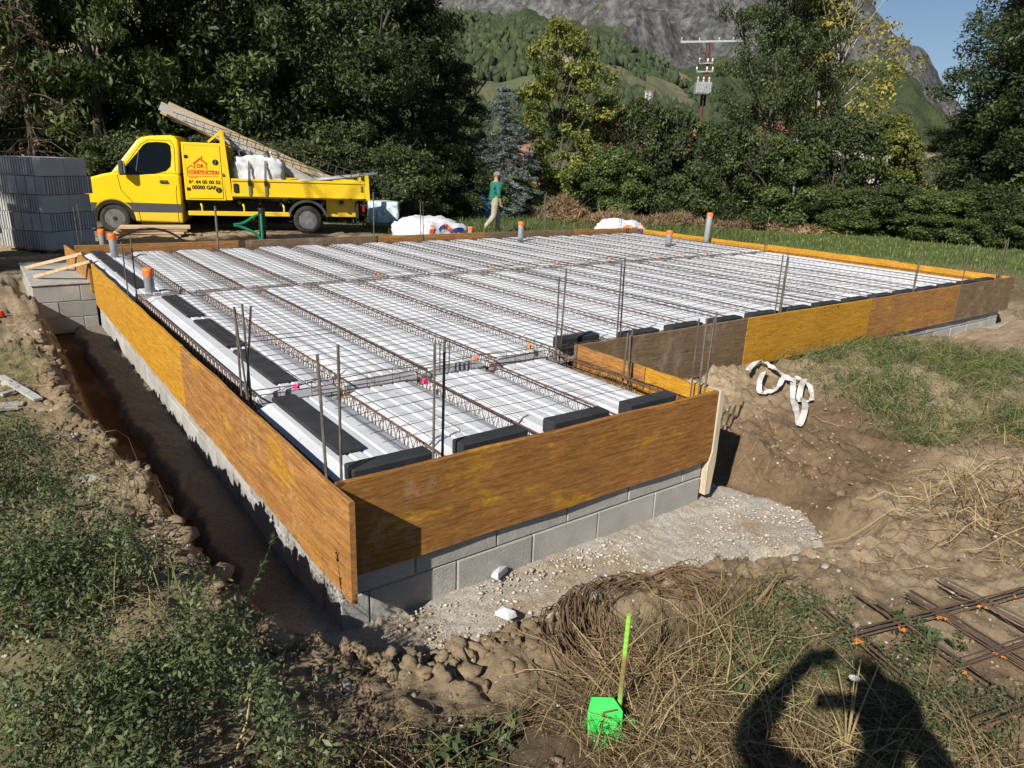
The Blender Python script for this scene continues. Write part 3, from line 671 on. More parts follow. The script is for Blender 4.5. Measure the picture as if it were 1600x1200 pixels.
b = MB(); b.tube(bez([(0.02, -.03, -.1), (.02, -.03, .2), (.03, 0, .42)]), .019, 8); b.build('riser', M['hose'], e, True)
b = MB(); pts = [at(185, 372, 2, .0), at(220, 358, 1, 9.5), at(262, 362, 1, 9.4), at(298, 384, 2, -.06)]
b.tube(bez(pts), .017, 7); tag(b.build('black_conduit', M['blackhose'], None, True), 'black conduit arching over the far left boards', 'conduit')
# ------------------------------------------------------------------ tipper truck
def paint(name, c, rough=.32):
    m, t, b = new_mat(name); v = coords(t, jitter=False)
    n = noise(t, v, 3, 6, .6); d = noise(t, v, 25, 5, .7)
    col = mix(t, ramp(t, n, [(.45, (0, 0, 0)), (.8, (.35, .35, .35))]), c, tuple(q * .62 + .03 for q in c))
    sp = t.nodes.new('ShaderNodeSeparateXYZ'); tcx = t.nodes.new('ShaderNodeTexCoord'); t.links.new(tcx.outputs['Object'], sp.inputs[0])
    mr = t.nodes.new('ShaderNodeMapRange'); mr.inputs[1].default_value = .75; mr.inputs[2].default_value = .2; mr.inputs[3].default_value = 0; mr.inputs[4].default_value = .55
    t.links.new(sp.outputs['Z'], mr.inputs[0])
    col = mix(t, mix(t, 1, mr.outputs[0], ramp(t, d, [(.3, (.2, .2, .2)), (.7, (1, 1, 1))]), 'MULTIPLY'), col, (.28, .21, .11))
    t.links.new(col, b.inputs['Base Color']); b.inputs['Roughness'].default_value = rough; b.inputs['Coat Weight'].default_value = .35; b.inputs['Coat Roughness'].default_value = .12
    return m
M['yellow'] = paint('yellow_paint', (.82, .56, .006))
M['yellow2'] = paint('yellow_bed_paint', (.76, .51, .008), .42)
M['darkplastic'] = plain('dark_grey_plastic', (.055, .057, .062), .55)
M['glass'] = plain('dark_window_glass', (.004, .006, .008), .05, spec=.2)
M['rubber'] = noisy('tyre_rubber', g3((.022, .020, .018), (.06, .052, .043)), 9, .85, .5, .004)
M['rim'] = noisy('steel_rim', g3((.10, .10, .10), (.22, .215, .21)), 9, .5, .1, .002, metal=.3)
M['chassis'] = noisy('chassis_black', g3((.012, .011, .010), (.035, .03, .025)), 6, .8, .3, .004)
M['red'] = plain('red_paint', (.55, .03, .012), .5)
M['black'] = plain('black_lettering', (.012, .010, .008), .5)
M['seam'] = plain('seam_black', (.02, .015, .004), .7)
M['lamp'] = plain('clear_lamp', (.6, .62, .65), .15)
M['taillight'] = plain('red_lamp', (.35, .01, .01), .25)
M['zinc'] = noisy('zinc_latch', g3((.22, .22, .22), (.42, .42, .41)), 9, .4, .1, .002, metal=.8)
T0 = at(180, 364, 2, -.6); T1 = at(481, 366, 2, -.6); TD = (T1 - T0).normalized(); TN = Vector((-TD.y, TD.x, 0)); TYAW = math.atan2(TD.y, TD.x)
def trk(px, py, off=0.0):
    O = T0 + TN * off; r = Vector(ray(px, py)); C = Vector(CAM); t = (O - C).dot(TN) / r.dot(TN); p = C + r * t
    return ((p - O).dot(TD), off, p.z - T0.z)
truck = empty('tipper_truck', T0, TYAW); tag(truck, 'yellow tipper truck with loaded flat bed parked behind the slab', 'truck')
W = 1.98
def yin(z): return 0.0 if z < 1.34 else (z - 1.34) / .9 * .15
# cab shell
low = [(-.98,.34),(-1.0,.66),(-.96,.98),(-.86,1.12),(-.55,1.225),(-.11,1.36),(.08,1.40),(1.50,1.40),(1.55,1.36),(1.54,.24),(.47,.24)]
arch = [(.03 + .43 * math.cos(a), .33 + .43 * math.sin(a)) for a in [math.radians(q) for q in range(-10, 181, 15)]]
arch = [(.47, .27)] + arch[1:]
lowp = low[:-1] + arch + [(-.45, .30)]
b = MB(); n = len(lowp)
def side(y): return [(x, y, z) for x, z in lowp]
ins = [(x + (.16 if x < -.8 else .03 if x < 0 else 0), z) for x, z in lowp]
c0 = .05
v = [(x, c0 if False else 0.0, z) for x, z in lowp] + [(x, W, z) for x, z in lowp]
f = [tuple(range(n)), tuple(range(2*n-1, n-1, -1))] + [(i, n+i, n+(i+1)%n, (i+1)%n) for i in range(n)]
b.add(v, f)
body = b.build('cab_body', M['yellow'], truck)
bv = body.modifiers.new('soft', 'BEVEL'); bv.width = .05; bv.segments = 3; bv.limit_method = 'ANGLE'; bv.angle_limit = math.radians(40)
# green house: pillars and roof
up = [(.06,1.385),(.66,2.14),(.76,2.21),(.95,2.255),(1.40,2.285),(1.52,2.255),(1.57,2.17),(1.55,1.385)]
b = MB(); n = len(up)
v = [(x, yin(z), z) for x, z in up] + [(x, W - yin(z), z) for x, z in up]
b.add(v, [tuple(range(n)), tuple(range(2*n-1, n-1, -1))] + [(i, n+i, n+(i+1)%n, (i+1)%n) for i in range(n)])
gh = b.build('cab_roof', M['yellow'], truck)
bv = gh.modifiers.new('soft', 'BEVEL'); bv.width = .06; bv.segments = 3; bv.limit_method = 'ANGLE'; bv.angle_limit = math.radians(25)
def sidepoly(name, pts, mat, proud=.004, thick=.010, parent=truck, flat=False):
    b = MB(); n = len(pts)
    v = [(x, (0 if flat else yin(z)) - proud, z) for x, z in pts] + [(x, (0 if flat else yin(z)) + thick, z) for x, z in pts]
    b.add(v, [tuple(range(n)), tuple(range(2*n-1, n-1, -1))] + [(i, n+i, n+(i+1)%n, (i+1)%n) for i in range(n)])
    return b.build(name, M[mat], parent)
win = [(.70,1.42),(.52,1.60),(.66,1.83),(.80,2.02),(.90,2.09),(1.10,2.11),(1.30,2.10),(1.375,2.04),(1.38,1.80),(1.345,1.57),(1.24,1.47),(1.0,1.415)]
wo = sidepoly('side_window', [(.24,1.345),(.36,1.52),(.66,1.86),(.80,2.04),(.90,2.10),(1.10,2.12),(1.31,2.11),(1.39,2.05),(1.395,1.80),(1.36,1.57),(1.25,1.46),(1.0,1.40),(.7,1.36)], 'glass', .004)
b = MB(); b.bar((.60, yin(1.40) - .008, 1.40), (.70, yin(1.95) - .008, 1.92), .02, .02, (0, 1, 0)); b.build('window_bar', M['darkplastic'], wo)
# windscreen
b = MB(); b.hexa([(.045, .10, 1.425), (.06, .10, 1.41), (.06, W-.10, 1.41), (.045, W-.10, 1.425), (.61, .20, 2.13), (.64, .20, 2.12), (.64, W-.20, 2.12), (.61, W-.20, 2.13)]); b.build('windscreen', M['glass'], truck)
def seamline(pts, w=.011):
    b = MB()
    for (x0, z0), (x1, z1) in zip(pts[:-1], pts[1:]):
        b.bar((x0, yin(z0) - .001, z0), (x1, yin(z1) - .001, z1), w, .006, (0, 1, 0))
    return b
door = seamline([(.20,1.33),(.24,1.0),(.40,.80),(.56,.62),(.60,.25)]); door.m = 0
door.add(seamline([(.60,.255),(1.43,.255),(1.43,1.0),(1.45,1.08),(1.46,1.5),(1.47,2.02),(1.40,2.16),(.92,2.155),(.76,2.06),(.20,1.33)]).v, seamline([(.60,.255),(1.43,.255),(1.43,1.0),(1.45,1.08),(1.46,1.5),(1.47,2.02),(1.40,2.16),(.92,2.155),(.76,2.06),(.20,1.33)]).f)
dr = door.build('door', M['seam'], truck)
b = MB(); b.box((1.09, -.035, 1.185), (1.28, -.012, 1.225), .008); b.box((1.10, -.014, 1.18), (1.27, .002, 1.25)); b.build('handle', M['darkplastic'], dr)
sidepoly('rub_strip', [(.44,.50),(1.535,.50),(1.535,.70),(.30,.72),(.40,.62)], 'darkplastic', .006)
sidepoly('rub_strip', [(-.97,.46),(-.42,.46),(-.36,.60),(-.30,.71),(-.98,.70)], 'darkplastic', .006)
b = MB(); ar = [(.03 + r_ * math.cos(a), .33 + r_ * math.sin(a)) for r_, rng in ((.44, range(-5, 186, 12)), (.36, range(185, -6, -12))) for a in [math.radians(q) for q in rng]]
b.prism(ar, -.012, .25); b.build('wheel_arch', M['chassis'], truck)
b = MB(); b.box((-.985, .02, .92), (-.70, .30, 1.12), .03); b.build('headlight', M['lamp'], truck)
b = MB(); b.box((-1.03, .12, .36), (-.93, W - .12, .70), .03); b.build('bumper', M['darkplastic'], truck)
b = MB(); b.box((.28, -.27, 1.36), (.40, -.07, 1.68), .03); mi = b.build('mirror', M['darkplastic'], truck)
b = MB(); b.bar((.36, -.16, 1.40), (.42, .03, 1.38), .06, .05); b.build('mirror_arm', M['darkplastic'], mi)
b = MB(); b.box((.398, -.25, 1.40), (.404, -.09, 1.66)); b.build('mirror_glass', M['lamp'], mi)
MB().box((.6, .05, .12), (1.5, W - .05, .26)).build('cab_floor', M['chassis'], truck)
# wheels
def wheel(x, y0, r_, w_, dish, name='wheel'):
    e = empty('wheel', (x, y0, r_)); e.parent = truck
    b = MB(); prof = [(r_ * .62, 0), (r_ * .66, -.012), (r_ * .90, -.016), (r_ * .97, .005), (r_, .03), (r_, w_ - .03), (r_ * .96, w_), (r_ * .62, w_)]
    b.lathe(prof, n=36, axis='Y', close=True); b.build('tyre', M['rubber'], e, True)
    b = MB(); n = 36
    rp = [(r_ * .64, -.004), (r_ * .60, .0), (r_ * .57, .03 + dish * .4), (r_ * .53, .03 + dish), (r_ * .33, .028 + dish), (r_ * .31, .012 + dish), (r_ * .17, .012 + dish), (r_ * .16, dish - .03), (r_ * .11, dish - .036), (.02, dish - .036)]
    b.lathe(rp, n=n, axis='Y'); rim = b.build('rim', M['rim'], e)
    h = MB()
    for k in range(12):
        a = k * math.pi / 6; cx, cz = math.cos(a) * r_ * .44, math.sin(a) * r_ * .44
        t = Vector((-math.sin(a), 0, math.cos(a))) * .026; q = Vector((math.cos(a), 0, math.sin(a))) * .020; c = Vector((cx, .012 + dish, cz))
        h.add([c - t - q, c + t - q, c + t + q, c - t + q], [(0, 1, 2, 3)])
    tag(h.build('rim_holes', M['chassis'], rim), kind='stuff')
    hc_ = MB(); hc_.lathe([(r_ * .15, dish - .02), (r_ * .145, dish - .042), (r_ * .09, dish - .05), (.01, dish - .05)], n=20, axis='Y'); hc_.build('hub_cap', M['chassis'], rim)
    for k in range(6):
        a = k * math.pi / 3 + .2; g = MB(); g.lathe([(.014, -.02), (.014, 0)], (math.cos(a) * r_ * .24, dish + .014, math.sin(a) * r_ * .24), 6, 'Y'); g.build('wheel_nut', M['zinc'], rim)
wheel(.03, .03, .345, .22, .03); wheel(4.47, .05, .355, .22, .08)
wheel(4.47, .30, .355, .2, .08); wheel(.03, W - .25, .345, .22, .03); wheel(4.47, W - .28, .355, .22, .08)
b = MB(); b.tube([(4.47, .3, .355), (4.47, W - .3, .355)], .07, 10); b.build('rear_axle', M['chassis'], truck)
# locker behind the cab
b = MB(); b.box((1.635, .0, .80), (2.545, 1.9, 2.14), .012); lk = b.build('locker', M['yellow'], truck)
b = MB(); b.box((1.70, -.012, .85), (2.49, .002, 2.07), .006); b.build('locker_door', M['yellow'], lk)
for (x0, z0, x1, z1) in ((1.692, .842, 2.498, .851), (1.692, 2.069, 2.498, 2.078), (1.692, .842, 1.700, 2.078), (2.490, .842, 2.498, 2.078)):
    MB().box((x0, -.004, z0), (x1, .003, z1)).build('locker_seam', M['seam'], lk)
for z in (1.78, 1.03):
    MB().box((1.68, -.03, z), (1.76, -.010, z + .07), .006).build('hinge', M['black'], lk)
for x, z in ((2.37, 1.70), (2.40, 1.05)):
    b = MB(); b.lathe([(.065, -.022), (.070, -.010), (.070, .0)], (x, 0, z), 20, 'Y'); q = b.build('latch', M['black'], lk)
    MB().box((x - .012, -.036, z - .05), (x + .012, -.02, z + .05), .004).build('latch_grip', M['zinc'], q)
b = MB(); b.lathe([(.03, -.05), (.04, -.02), (.02, 0)], (2.52, 0, 1.42), 12, 'Y'); b.build('latch', M['zinc'], lk)
# lettering and the two house outlines on the locker door
def text(body_, x, z, h, mat, bold=.0, width=None, name='lettering', depth=.003, yoff=-.0135):
    cu = bpy.data.curves.new(name, 'FONT'); cu.body = body_; cu.size = h / .70; cu.extrude = depth / 2; cu.offset = bold
    o = bpy.data.objects.new(name, cu); COL.objects.link(o)
    dg = bpy.context.evaluated_depsgraph_get(); me = bpy.data.meshes.new_from_object(o.evaluated_get(dg)); bpy.data.objects.remove(o)
    me.materials.append(M[mat]) if not me.materials else None
    xs = [q.co.x for q in me.vertices]; w0 = max(xs) - min(xs); s = width / w0 if width else 1.0; mn = min(xs)
    for q in me.vertices: q.co.x = (q.co.x - mn) * s
    me.name = name
    r = link(name, me, lk, (x, yoff, z), (math.pi / 2, 0, 0)); return r
text('06 44 05 00 52', 1.735, 1.195, .076, 'black', .005, .72)
text('05000 GAP', 1.80, 1.065, .084, 'black', .006, .55)
text('CONSTRUCTION', 1.755, 1.415, .088, 'red', .007, .68)
text('DR', 1.945, 1.56, .09, 'red', .006, .17)
def outline(pts, w, mat, close=False):
    b = MB(); q = pts + ([pts[0]] if close else [])
    for (x0, z0), (x1, z1) in zip(q[:-1], q[1:]):
        d = Vector((x1 - x0, z1 - z0)).normalized() * w * .45
        b.bar((x0 - d.x, -.0135, z0 - d.y), (x1 + d.x, -.0135, z1 + d.y), w, .004, (0, 1, 0))
    return b.build('logo', M[mat], lk)
outline([(1.90,1.53),(1.90,1.66),(2.03,1.76),(2.16,1.66),(2.16,1.53)], .022, 'red')
outline([(1.87,1.655),(2.03,1.785),(2.19,1.655)], .016, 'red')
outline([(1.73,1.38),(1.73,1.55),(1.82,1.61),(1.90,1.56)], .018, 'red')
outline([(1.745,1.365),(2.42,1.365)], .012, 'red')
outline([(1.75,1.335),(1.93,1.335),(1.93,1.355)], .012, 'red')
MB().box((2.055, -.0155, 1.775), (2.085, -.0115, 1.83)).build('logo', M['red'], lk)
# head board, bed, drop sides
b = MB(); b.hexa([(2.56, -.02, .82), (2.70, -.02, .82), (2.70, .05, .82), (2.56, .05, .82), (2.50, -.02, 2.44), (2.60, -.02, 2.44), (2.60, .05, 2.44), (2.50, .05, 2.44)]); hb = b.build('headboard', M['yellow2'], truck)
b = MB(); b.hexa([(2.60, W-.05, .9), (2.70, W-.05, .9), (2.70, W, .9), (2.60, W, .9), (2.50, W-.05, 2.44), (2.60, W-.05, 2.44), (2.60, W, 2.44), (2.50, W, 2.44)]); b.build('headboard_post', M['yellow2'], hb)
b = MB(); b.box((2.60, .05, .95), (2.65, W - .05, 1.75), .008); b.build('headboard_panel', M['yellow2'], hb)
for z in (1.98, 2.20, 2.38):
    b = MB(); b.bar((2.56, .05, z), (2.56, W - .05, z), .05, .05); b.build('rack_bar', M['yellow2'], hb)
for k in range(5):
    b = MB(); y = .25 + .36 * k; b.bar((2.58, y, 1.75), (2.55, y, 2.38), .03, .03, (0, 1, 0)); b.build('rack_rod', M['yellow2'], hb)
b = MB(); b.bar((2.24, .02, 2.16), (2.52, .03, 2.40), .05, .06, (0, 1, 0)); b.build('rack_stay', M['yellow2'], hb)
b = MB(); b.box((2.62, .03, .87), (6.02, W - .03, .955), .01); bed = b.build('bed_floor', M['yellow2'], truck)
b = MB(); b.box((2.70, -.02, .915), (5.92, .025, 1.325), .01); dsd = b.build('drop_side', M['yellow2'], truck)
for z0, z1, pr in ((1.275, 1.335, .045), (.905, .965, .035)):
    MB().box((2.70, -pr, z0), (5.92, -.019, z1), .008).build('rib', M['yellow2'], dsd)
for x in (3.2, 4.0, 4.75, 5.5, 5.85):
    b = MB(); b.box((x, -.055, .885), (x + .10, -.02, .915), .006); b.build('hinge', M['chassis'], dsd)
b = MB(); b.box((5.82, -.05, 1.08), (5.87, -.018, 1.24), .01); b.build('latch', M['zinc'], dsd)
b = MB(); b.box((2.74, -.05, 1.0), (2.86, -.018, 1.22), .02); b.build('latch', M['chassis'], dsd)
MB().box((2.70, W - .025, .915), (5.92, W + .02, 1.325), .01).build('drop_side', M['yellow2'], truck)
MB().box((5.96, .05, .915), (6.0, W - .05, 1.325), .01).build('tailgate', M['yellow2'], truck)
b = MB(); b.hexa([(5.93, -.03, .86), (6.05, -.03, .86), (6.05, .06, .86), (5.93, .06, .86), (5.93, -.03, 1.50), (6.02, -.03, 1.50), (6.02, .06, 1.50), (5.93, .06, 1.50)]); b.build('rear_post', M['yellow2'], truck)
MB().box((5.93, W - .06, .86), (6.03, W + .03, 1.50), .01).build('rear_post', M['yellow2'], truck)
for y in (.55, 1.25): MB().box((-.2, y, .48), (6.0, y + .10, .70), .01).build('chassis_rail', M['chassis'], truck)
for k in range(7): MB().box((2.8 + .5 * k, .1, .72), (2.88 + .5 * k, W - .1, .868)).build('cross_member', M['chassis'], truck)
MB().box((2.0, .40, .40), (2.9, .60, .75), .02).build('fuel_tank', M['chassis'], truck)
MB().box((4.95, .32, .42), (5.75, .36, .86), .01).build('sub_panel', M['yellow2'], truck)
MB().box((1.62, .32, .45), (3.95, .36, .80), .01).build('sub_panel', M['chassis'], truck)
sg = MB().box((1.66, .0, .435), (4.04, .035, .545), .008).build('side_guard', M['yellow2'], truck)
for x in (1.98, 2.95, 3.90):
    b = MB(); b.tube([(x, .03, .54), (x, .03, .66), (x - .02, .06, .70), (x - .02, .3, .72)], .022, 8); b.build('guard_bracket', M['yellow2'], sg)
b = MB(); am = [(4.47 + r_ * math.cos(a), .36 + r_ * math.sin(a)) for r_, rng in ((.50, range(8, 173, 11)), (.44, range(172, 7, -11))) for a in [math.radians(q) for q in rng]]
b.prism(am, .0, .55); b.build('mudguard', M['darkplastic'], truck)
MB().box((5.70, .05, .40), (5.76, .35, .80), .01).build('mud_flap', M['rubber'], truck)
MB().box((5.86, .06, .58), (5.92, .22, .74), .01).build('tail_light', M['taillight'], truck)
# ------------------------------------------------------------------ load on the bed
def onbed(name, label, cat, group=None):
    e = empty(name, T0 + TD * 3.3 + TN * .9 + Vector((0, 0, .955)), TYAW); tag(e, label, cat, group); return e
def L2(p): return (p[0] - 3.3, p[1] - .9, p[2] - .955)
def soft_box(a, b, seed, sub=10, amp=.05, rnd_=.35):
    """puffy sack: box rounded and wrinkled"""
    bm = bmesh.new(); bmesh.ops.create_cube(bm, size=2); bmesh.ops.subdivide_edges(bm, edges=bm.edges, cuts=sub, use_grid_fill=True)
    c = [(a[i] + b[i]) / 2 for i in range(3)]; h = [(b[i] - a[i]) / 2 for i in range(3)]
    for v in bm.verts:
        p = v.co.copy(); s = p.normalized() * 1.25; q = p.lerp(s, rnd_)
        n = mnoise.noise(Vector((p.x * 1.6 + seed, p.y * 1.6, p.z * 1.6))) * amp + mnoise.noise(Vector((p.x * 4 + seed, p.y * 4, p.z * 5))) * amp * .6
        n += abs(mnoise.noise(Vector((p.x * 7, p.y * 7 + seed, p.z * 2.5)))) * amp * .5
        q = q * (1 + n)
        v.co = Vector((c[0] + q.x * h[0], c[1] + q.y * h[1], max(a[2], c[2] + q.z * h[2])))
    me = bpy.data.meshes.new('sack'); bm.to_mesh(me); bm.free(); me.polygons.foreach_set('use_smooth', [True] * len(me.polygons)); return me
e = onbed('bulk_bag', 'white woven bulk bag strapped on the truck bed', 'bag')
me = soft_box(L2((2.76, .15, .955)), L2((3.92, 1.2, 1.86)), 3, 16, .12); me.materials.append(M['white_plastic']); link('sack', me, e)
for x in (2.95, 3.7):
    b = MB(); b.tube(bez([L2((x, .3, 1.78)), L2((x - .05, .35, 1.98)), L2((x + .1, .5, 2.0)), L2((x + .12, .6, 1.8))], 6), .02, 6); b.build('loop', M['white_plastic'], e)
M['strap'] = plain('grey_strap', (.12, .11, .10), .8)
for i, x in enumerate((3.12, 3.50)):
    b = MB(); x1 = x + .06
    for p, q in zip([(x, -.055, .93), (x, -.055, 1.33), (x + .02, .10, 1.70), (x + .03, .3, 1.95), (x + .06, .9, 2.1)], [(x, -.055, 1.33), (x + .02, .10, 1.70), (x + .03, .3, 1.95), (x + .06, .9, 2.1), (x + .1, 1.7, 1.4)]):
        b.bar(L2(p), L2(q), .06, .006, (0, 1, .3))
    o = empty('lashing_strap', T0 + TD * 3.3 + TN * .9 + Vector((0, 0, .955)), TYAW); tag(o, ('left' if i == 0 else 'right') + ' grey lashing strap over the white bag and the drop side', 'strap', 'lashing straps on the truck')
    b.build('webbing', M['strap'], o); q = MB(); q.box(L2((x - .04, -.08, 1.18)), L2((x + .05, -.06, 1.30)), .01); q.build('ratchet', M['chassis'], o)
M['plank_grey'] = noisy('weathered_plank', g3((.30, .29, .275), (.46, .44, .41)), 5, .85, .3, .004, (.5, 6, 6))
M['plank_tan'] = noisy('tan_plank', g3((.33, .25, .15), (.50, .40, .26)), 5, .85, .3, .004, (.5, 6, 6))
def beam(px0, py0, px1, py1, off, wdt, thick, mat, label, tilt=0):
    p = Vector(trk(px0, py0, off)); q = Vector(trk(px1, py1, off + tilt)); d = q - p
    o = empty('long_plank', T0 + TD * q.x + TN * q.y + Vector((0, 0, q.z)), TYAW); tag(o, label, 'plank', 'planks leaning over the truck headboard')
    b = MB(); a_ = p - q; b.bar((0, 0, 0), tuple(a_), thick, wdt, (0, 0, 1)); b.build('timber', M[mat], o)
beam(262, 165, 520, 283, .55, .20, .05, 'plank_tan', 'tan plank leaning over the truck headboard, upper of the pair')
beam(250, 165, 500, 290, .45, .20, .045, 'plank_grey', 'grey weathered plank leaning over the truck headboard, lower of the pair')
beam(252, 172, 500, 291, .62, .16, .05, 'plank_tan', 'tan plank tucked behind the grey one on the truck headboard')
# rebar cage sticking out over the tail
p0 = Vector(trk(270, 182, .35)); p1 = Vector(trk(640, 300, .35)); d = p1 - p0; L = d.length; u = d.normalized(); sv = Vector((0, 1, 0)); uv = u.cross(sv).normalized()
e = empty('rebar_cage', T0 + TD * p0.x + TN * p0.y + Vector((0, 0, p0.z)), TYAW); tag(e, 'long dark rebar cage lying on the planks and overhanging the truck tail', 'rebar cage')
for sy, sz in ((-1, -1), (1, -1), (-1, 1), (1, 1)):
    b = MB(); b.tube([u * (L * k / 10) + sv * sy * .09 + uv * sz * .10 + Vector((0, 0, -.05 * math.sin(3.14 * k / 10))) for k in range(11)], .008, 5); b.build('bar', M['wire'], e)
b = MB()
for k in range(int(L / .2)):
    c = u * (.1 + k * .2) + Vector((0, 0, -.05 * math.sin(3.14 * (.1 + k * .2) / L)))
    b.tube([c + sv * a * .095 + uv * z * .105 for a, z in ((-1, -1), (1, -1), (1, 1), (-1, 1), (-1, -1))], .006, 4, False)
tag(b.build('stirrups', M['wire'], e), kind='stuff')
for i, off in enumerate((.30, .42, .54)):
    p = Vector(trk(470 - 12 * i, 284, off)); q = Vector(trk(590 - 3 * i, 272, off))
    o = empty('grey_tube', T0 + TD * p.x + TN * p.y + Vector((0, 0, p.z)), TYAW); tag(o, ['nearest', 'middle', 'farthest'][i] + ' of the grey tubes sticking out over the truck tail', 'tube', 'grey tubes on the truck bed')
    b = MB(); b.tube([(0, 0, 0), tuple((q - p))], .042, 14); b.build('tube', M['pvc'], o, True)
    b = MB(); dd = (q - p).normalized(); b.tube([tuple(q - p + dd * .001), tuple(q - p + dd * .004)], .036, 14); b.build('bore', M['chassis'], o)
# ------------------------------------------------------------------ block pallets at the left
def slab_mesh(kind):
    b = MB()
    if kind == 'face': b.box((0, 0, 0), (.495, .2, .325), .006)
    else: b.box((0, 0, 0), (.040, .2, .325), .006)
    return b.mesh('stack_block', M['stackblock'])
SBM = {'face': slab_mesh('face'), 'edge': slab_mesh('edge')}
def pallet_stack(org, rz, cols_w, depth, rows, label, pal_label):
    base = Vector(org)
    pr = empty('timber_pallet', base, rz); tag(pr, pal_label, 'pallet', 'pallets under the block stacks')
    for k in range(3): MB().box((.02, .1 + k * (depth - .3) / 2, 0), (cols_w, .2 + k * (depth - .3) / 2, .09), .004).build('runner', M['old_wood'], pr)
    k = 0; x = 0
    while x < cols_w - .05: MB().box((x, 0.0, .092), (x + .09, depth, .115), .003).build('deck_board', M['old_wood'], pr); x += .13
    z = base.z + .117; c, s = math.cos(rz), math.sin(rz); parts = []
    for r_ in range(rows):
        # side seen along local x (front), and the outer columns seen along local y (left end)
        x = 0.0; flat = r_ % 2 == 0
        while x < cols_w - .01:
            if flat and x + .5 <= cols_w + .02:
                parts.append(('face', x, 0.0, 0)); x += .5
            elif flat: x += .5
            else:
                parts.append(('edge', x, 0.0, 0)); x += .0615
        y = .215
        while y < depth - .05:
            if r_ % 2 == 1 and y + .5 < depth + .05: parts.append(('edge', .0, y, 0)) ; y += .215
            else: parts.append(('edge2', 0.0, y, 1)); y += .0615
        core = MB(); core.box((.215, .215, z - base.z + .003), (cols_w - .01, depth - .02, z - base.z + .322), .006)
        o = core.build('stack_block', M['stackblock'], loc=base, rot=(0, 0, rz)); tag(o, 'pale inner blocks, %s course of %s' % (['bottom', 'second', 'third', 'fourth', 'top'][r_], label), 'block', 'stacked concrete blocks')
        cnt = [0, 0]
        for kind, px_, py_, turn in parts:
            cnt[turn] += 1; if_ = 'left' if turn or px_ == 0 and py_ > 0 else 'right'
            me = SBM['edge' if kind != 'face' else 'face']
            wx = base.x + c * px_ - s * py_; wy = base.y + s * px_ + c * py_
            if turn: o = link('stack_block', me, None, (wx + c * .2, wy + s * .2, z), (0, 0, rz + math.pi / 2))
            else: o = link('stack_block', me, None, (wx, wy, z), (0, 0, rz))
            tag(o, 'pale block, %s course, %s from the corner, %s side of %s' % (['bottom', 'second', 'third', 'fourth', 'top'][r_], (ORD + ['last'])[min(20, cnt[turn] - 1)], if_, label), 'block', 'stacked concrete blocks')
        parts = []; z += .335
pa = at(85, 397, 2, -.6)
pallet_stack((pa.x, pa.y, gz(pa.x, pa.y) - .02), math.radians(38), 1.06, 1.25, 5, 'the tall stack', 'pallet under the tall block stack by the truck nose')
pb = at(18, 398, 2, -.58)
pallet_stack((pb.x - 1.05, pb.y - .9, gz(pb.x - .5, pb.y) - .02), math.radians(28), 1.06, 1.0, 4, 'the left edge stack', 'pallet under the block stack at the left picture edge')
# timber lying by the block stub
def lay(px0, py0, px1, py1, z0, z1, w_, h_, mat, label, cat='timber'):
    p = at(px0, py0, 2, z0); q = at(px1, py1, 2, z1); e = empty('timber_length', p); tag(e, label, cat)
    b = MB(); b.bar((0, 0, 0), tuple(q - p), w_, h_); b.build('plank', M[mat], e); return e
lay(42, 418, 130, 396, -.205, .03, .07, .04, 'pale_wood', 'pale batten resting on the block stub and corner board, upper one')
lay(55, 432, 142, 408, -.205, .03, .06, .035, 'pale_wood', 'pale batten resting on the block stub and corner board, lower one')
lay(8, 404, 92, 399, -.42, -.42, .10, .04, 'old_wood', 'old plank lying on the ground in front of the block stack')
# ------------------------------------------------------------------ vegetation materials
def leaf_mat(name, dark, mid, light, trans=.25, rough=.55):
    m, t, b = new_mat(name)
    a = t.nodes.new('ShaderNodeAttribute'); a.attribute_name = 'tint'
    c = ramp(t, a.outputs['Fac'], [(0.05, dark), (.5, mid), (.95, light)])
    oi = t.nodes.new('ShaderNodeObjectInfo'); hs = t.nodes.new('ShaderNodeHueSaturation')
    mr = t.nodes.new('ShaderNodeMapRange'); mr.inputs[3].default_value = .8; mr.inputs[4].default_value = 1.2; t.links.new(oi.outputs['Random'], mr.inputs[0])
    t.links.new(mr.outputs[0], hs.inputs['Value']); t.links.new(c, hs.inputs['Color'])
    t.links.new(hs.outputs[0], b.inputs['Base Color']); b.inputs['Roughness'].default_value = rough; b.inputs['Specular IOR Level'].default_value = .35
    tr = t.nodes.new('ShaderNodeBsdfTranslucent'); t.links.new(hs.outputs[0], tr.inputs[0])
    ms = t.nodes.new('ShaderNodeMixShader'); ms.inputs[0].default_value = trans
    o = t.nodes['Material Output']; t.links.new(b.outputs[0], ms.inputs[1]); t.links.new(tr.outputs[0], ms.inputs[2]); t.links.new(ms.outputs[0], o.inputs[0])
    return m
M['leaf_dark'] = leaf_mat('dark_foliage', (.020, .032, .010), (.046, .068, .020), (.13, .15, .048))
M['leaf_mid'] = leaf_mat('mid_green_foliage', (.034, .054, .014), (.078, .115, .030), (.18, .20, .060))
M['leaf_lime'] = leaf_mat('lime_foliage', (.050, .070, .014), (.13, .155, .032), (.31, .29, .055))
M['leaf_yellow'] = leaf_mat('yellowing_foliage', (.08, .085, .018), (.21, .19, .035), (.42, .33, .05))
M['leaf_spruce'] = leaf_mat('blue_spruce_needles', (.045, .065, .062), (.10, .13, .125), (.20, .23, .22), .05)
M['leaf_weed'] = leaf_mat('weed_foliage', (.034, .050, .018), (.080, .108, .042), (.175, .185, .075))
M['grass_blade'] = leaf_mat('grass_blades', (.045, .070, .018), (.095, .130, .035), (.24, .215, .085))
M['straw'] = leaf_mat('dry_straw', (.075, .045, .022), (.21, .145, .066), (.46, .355, .175), .1, .7)
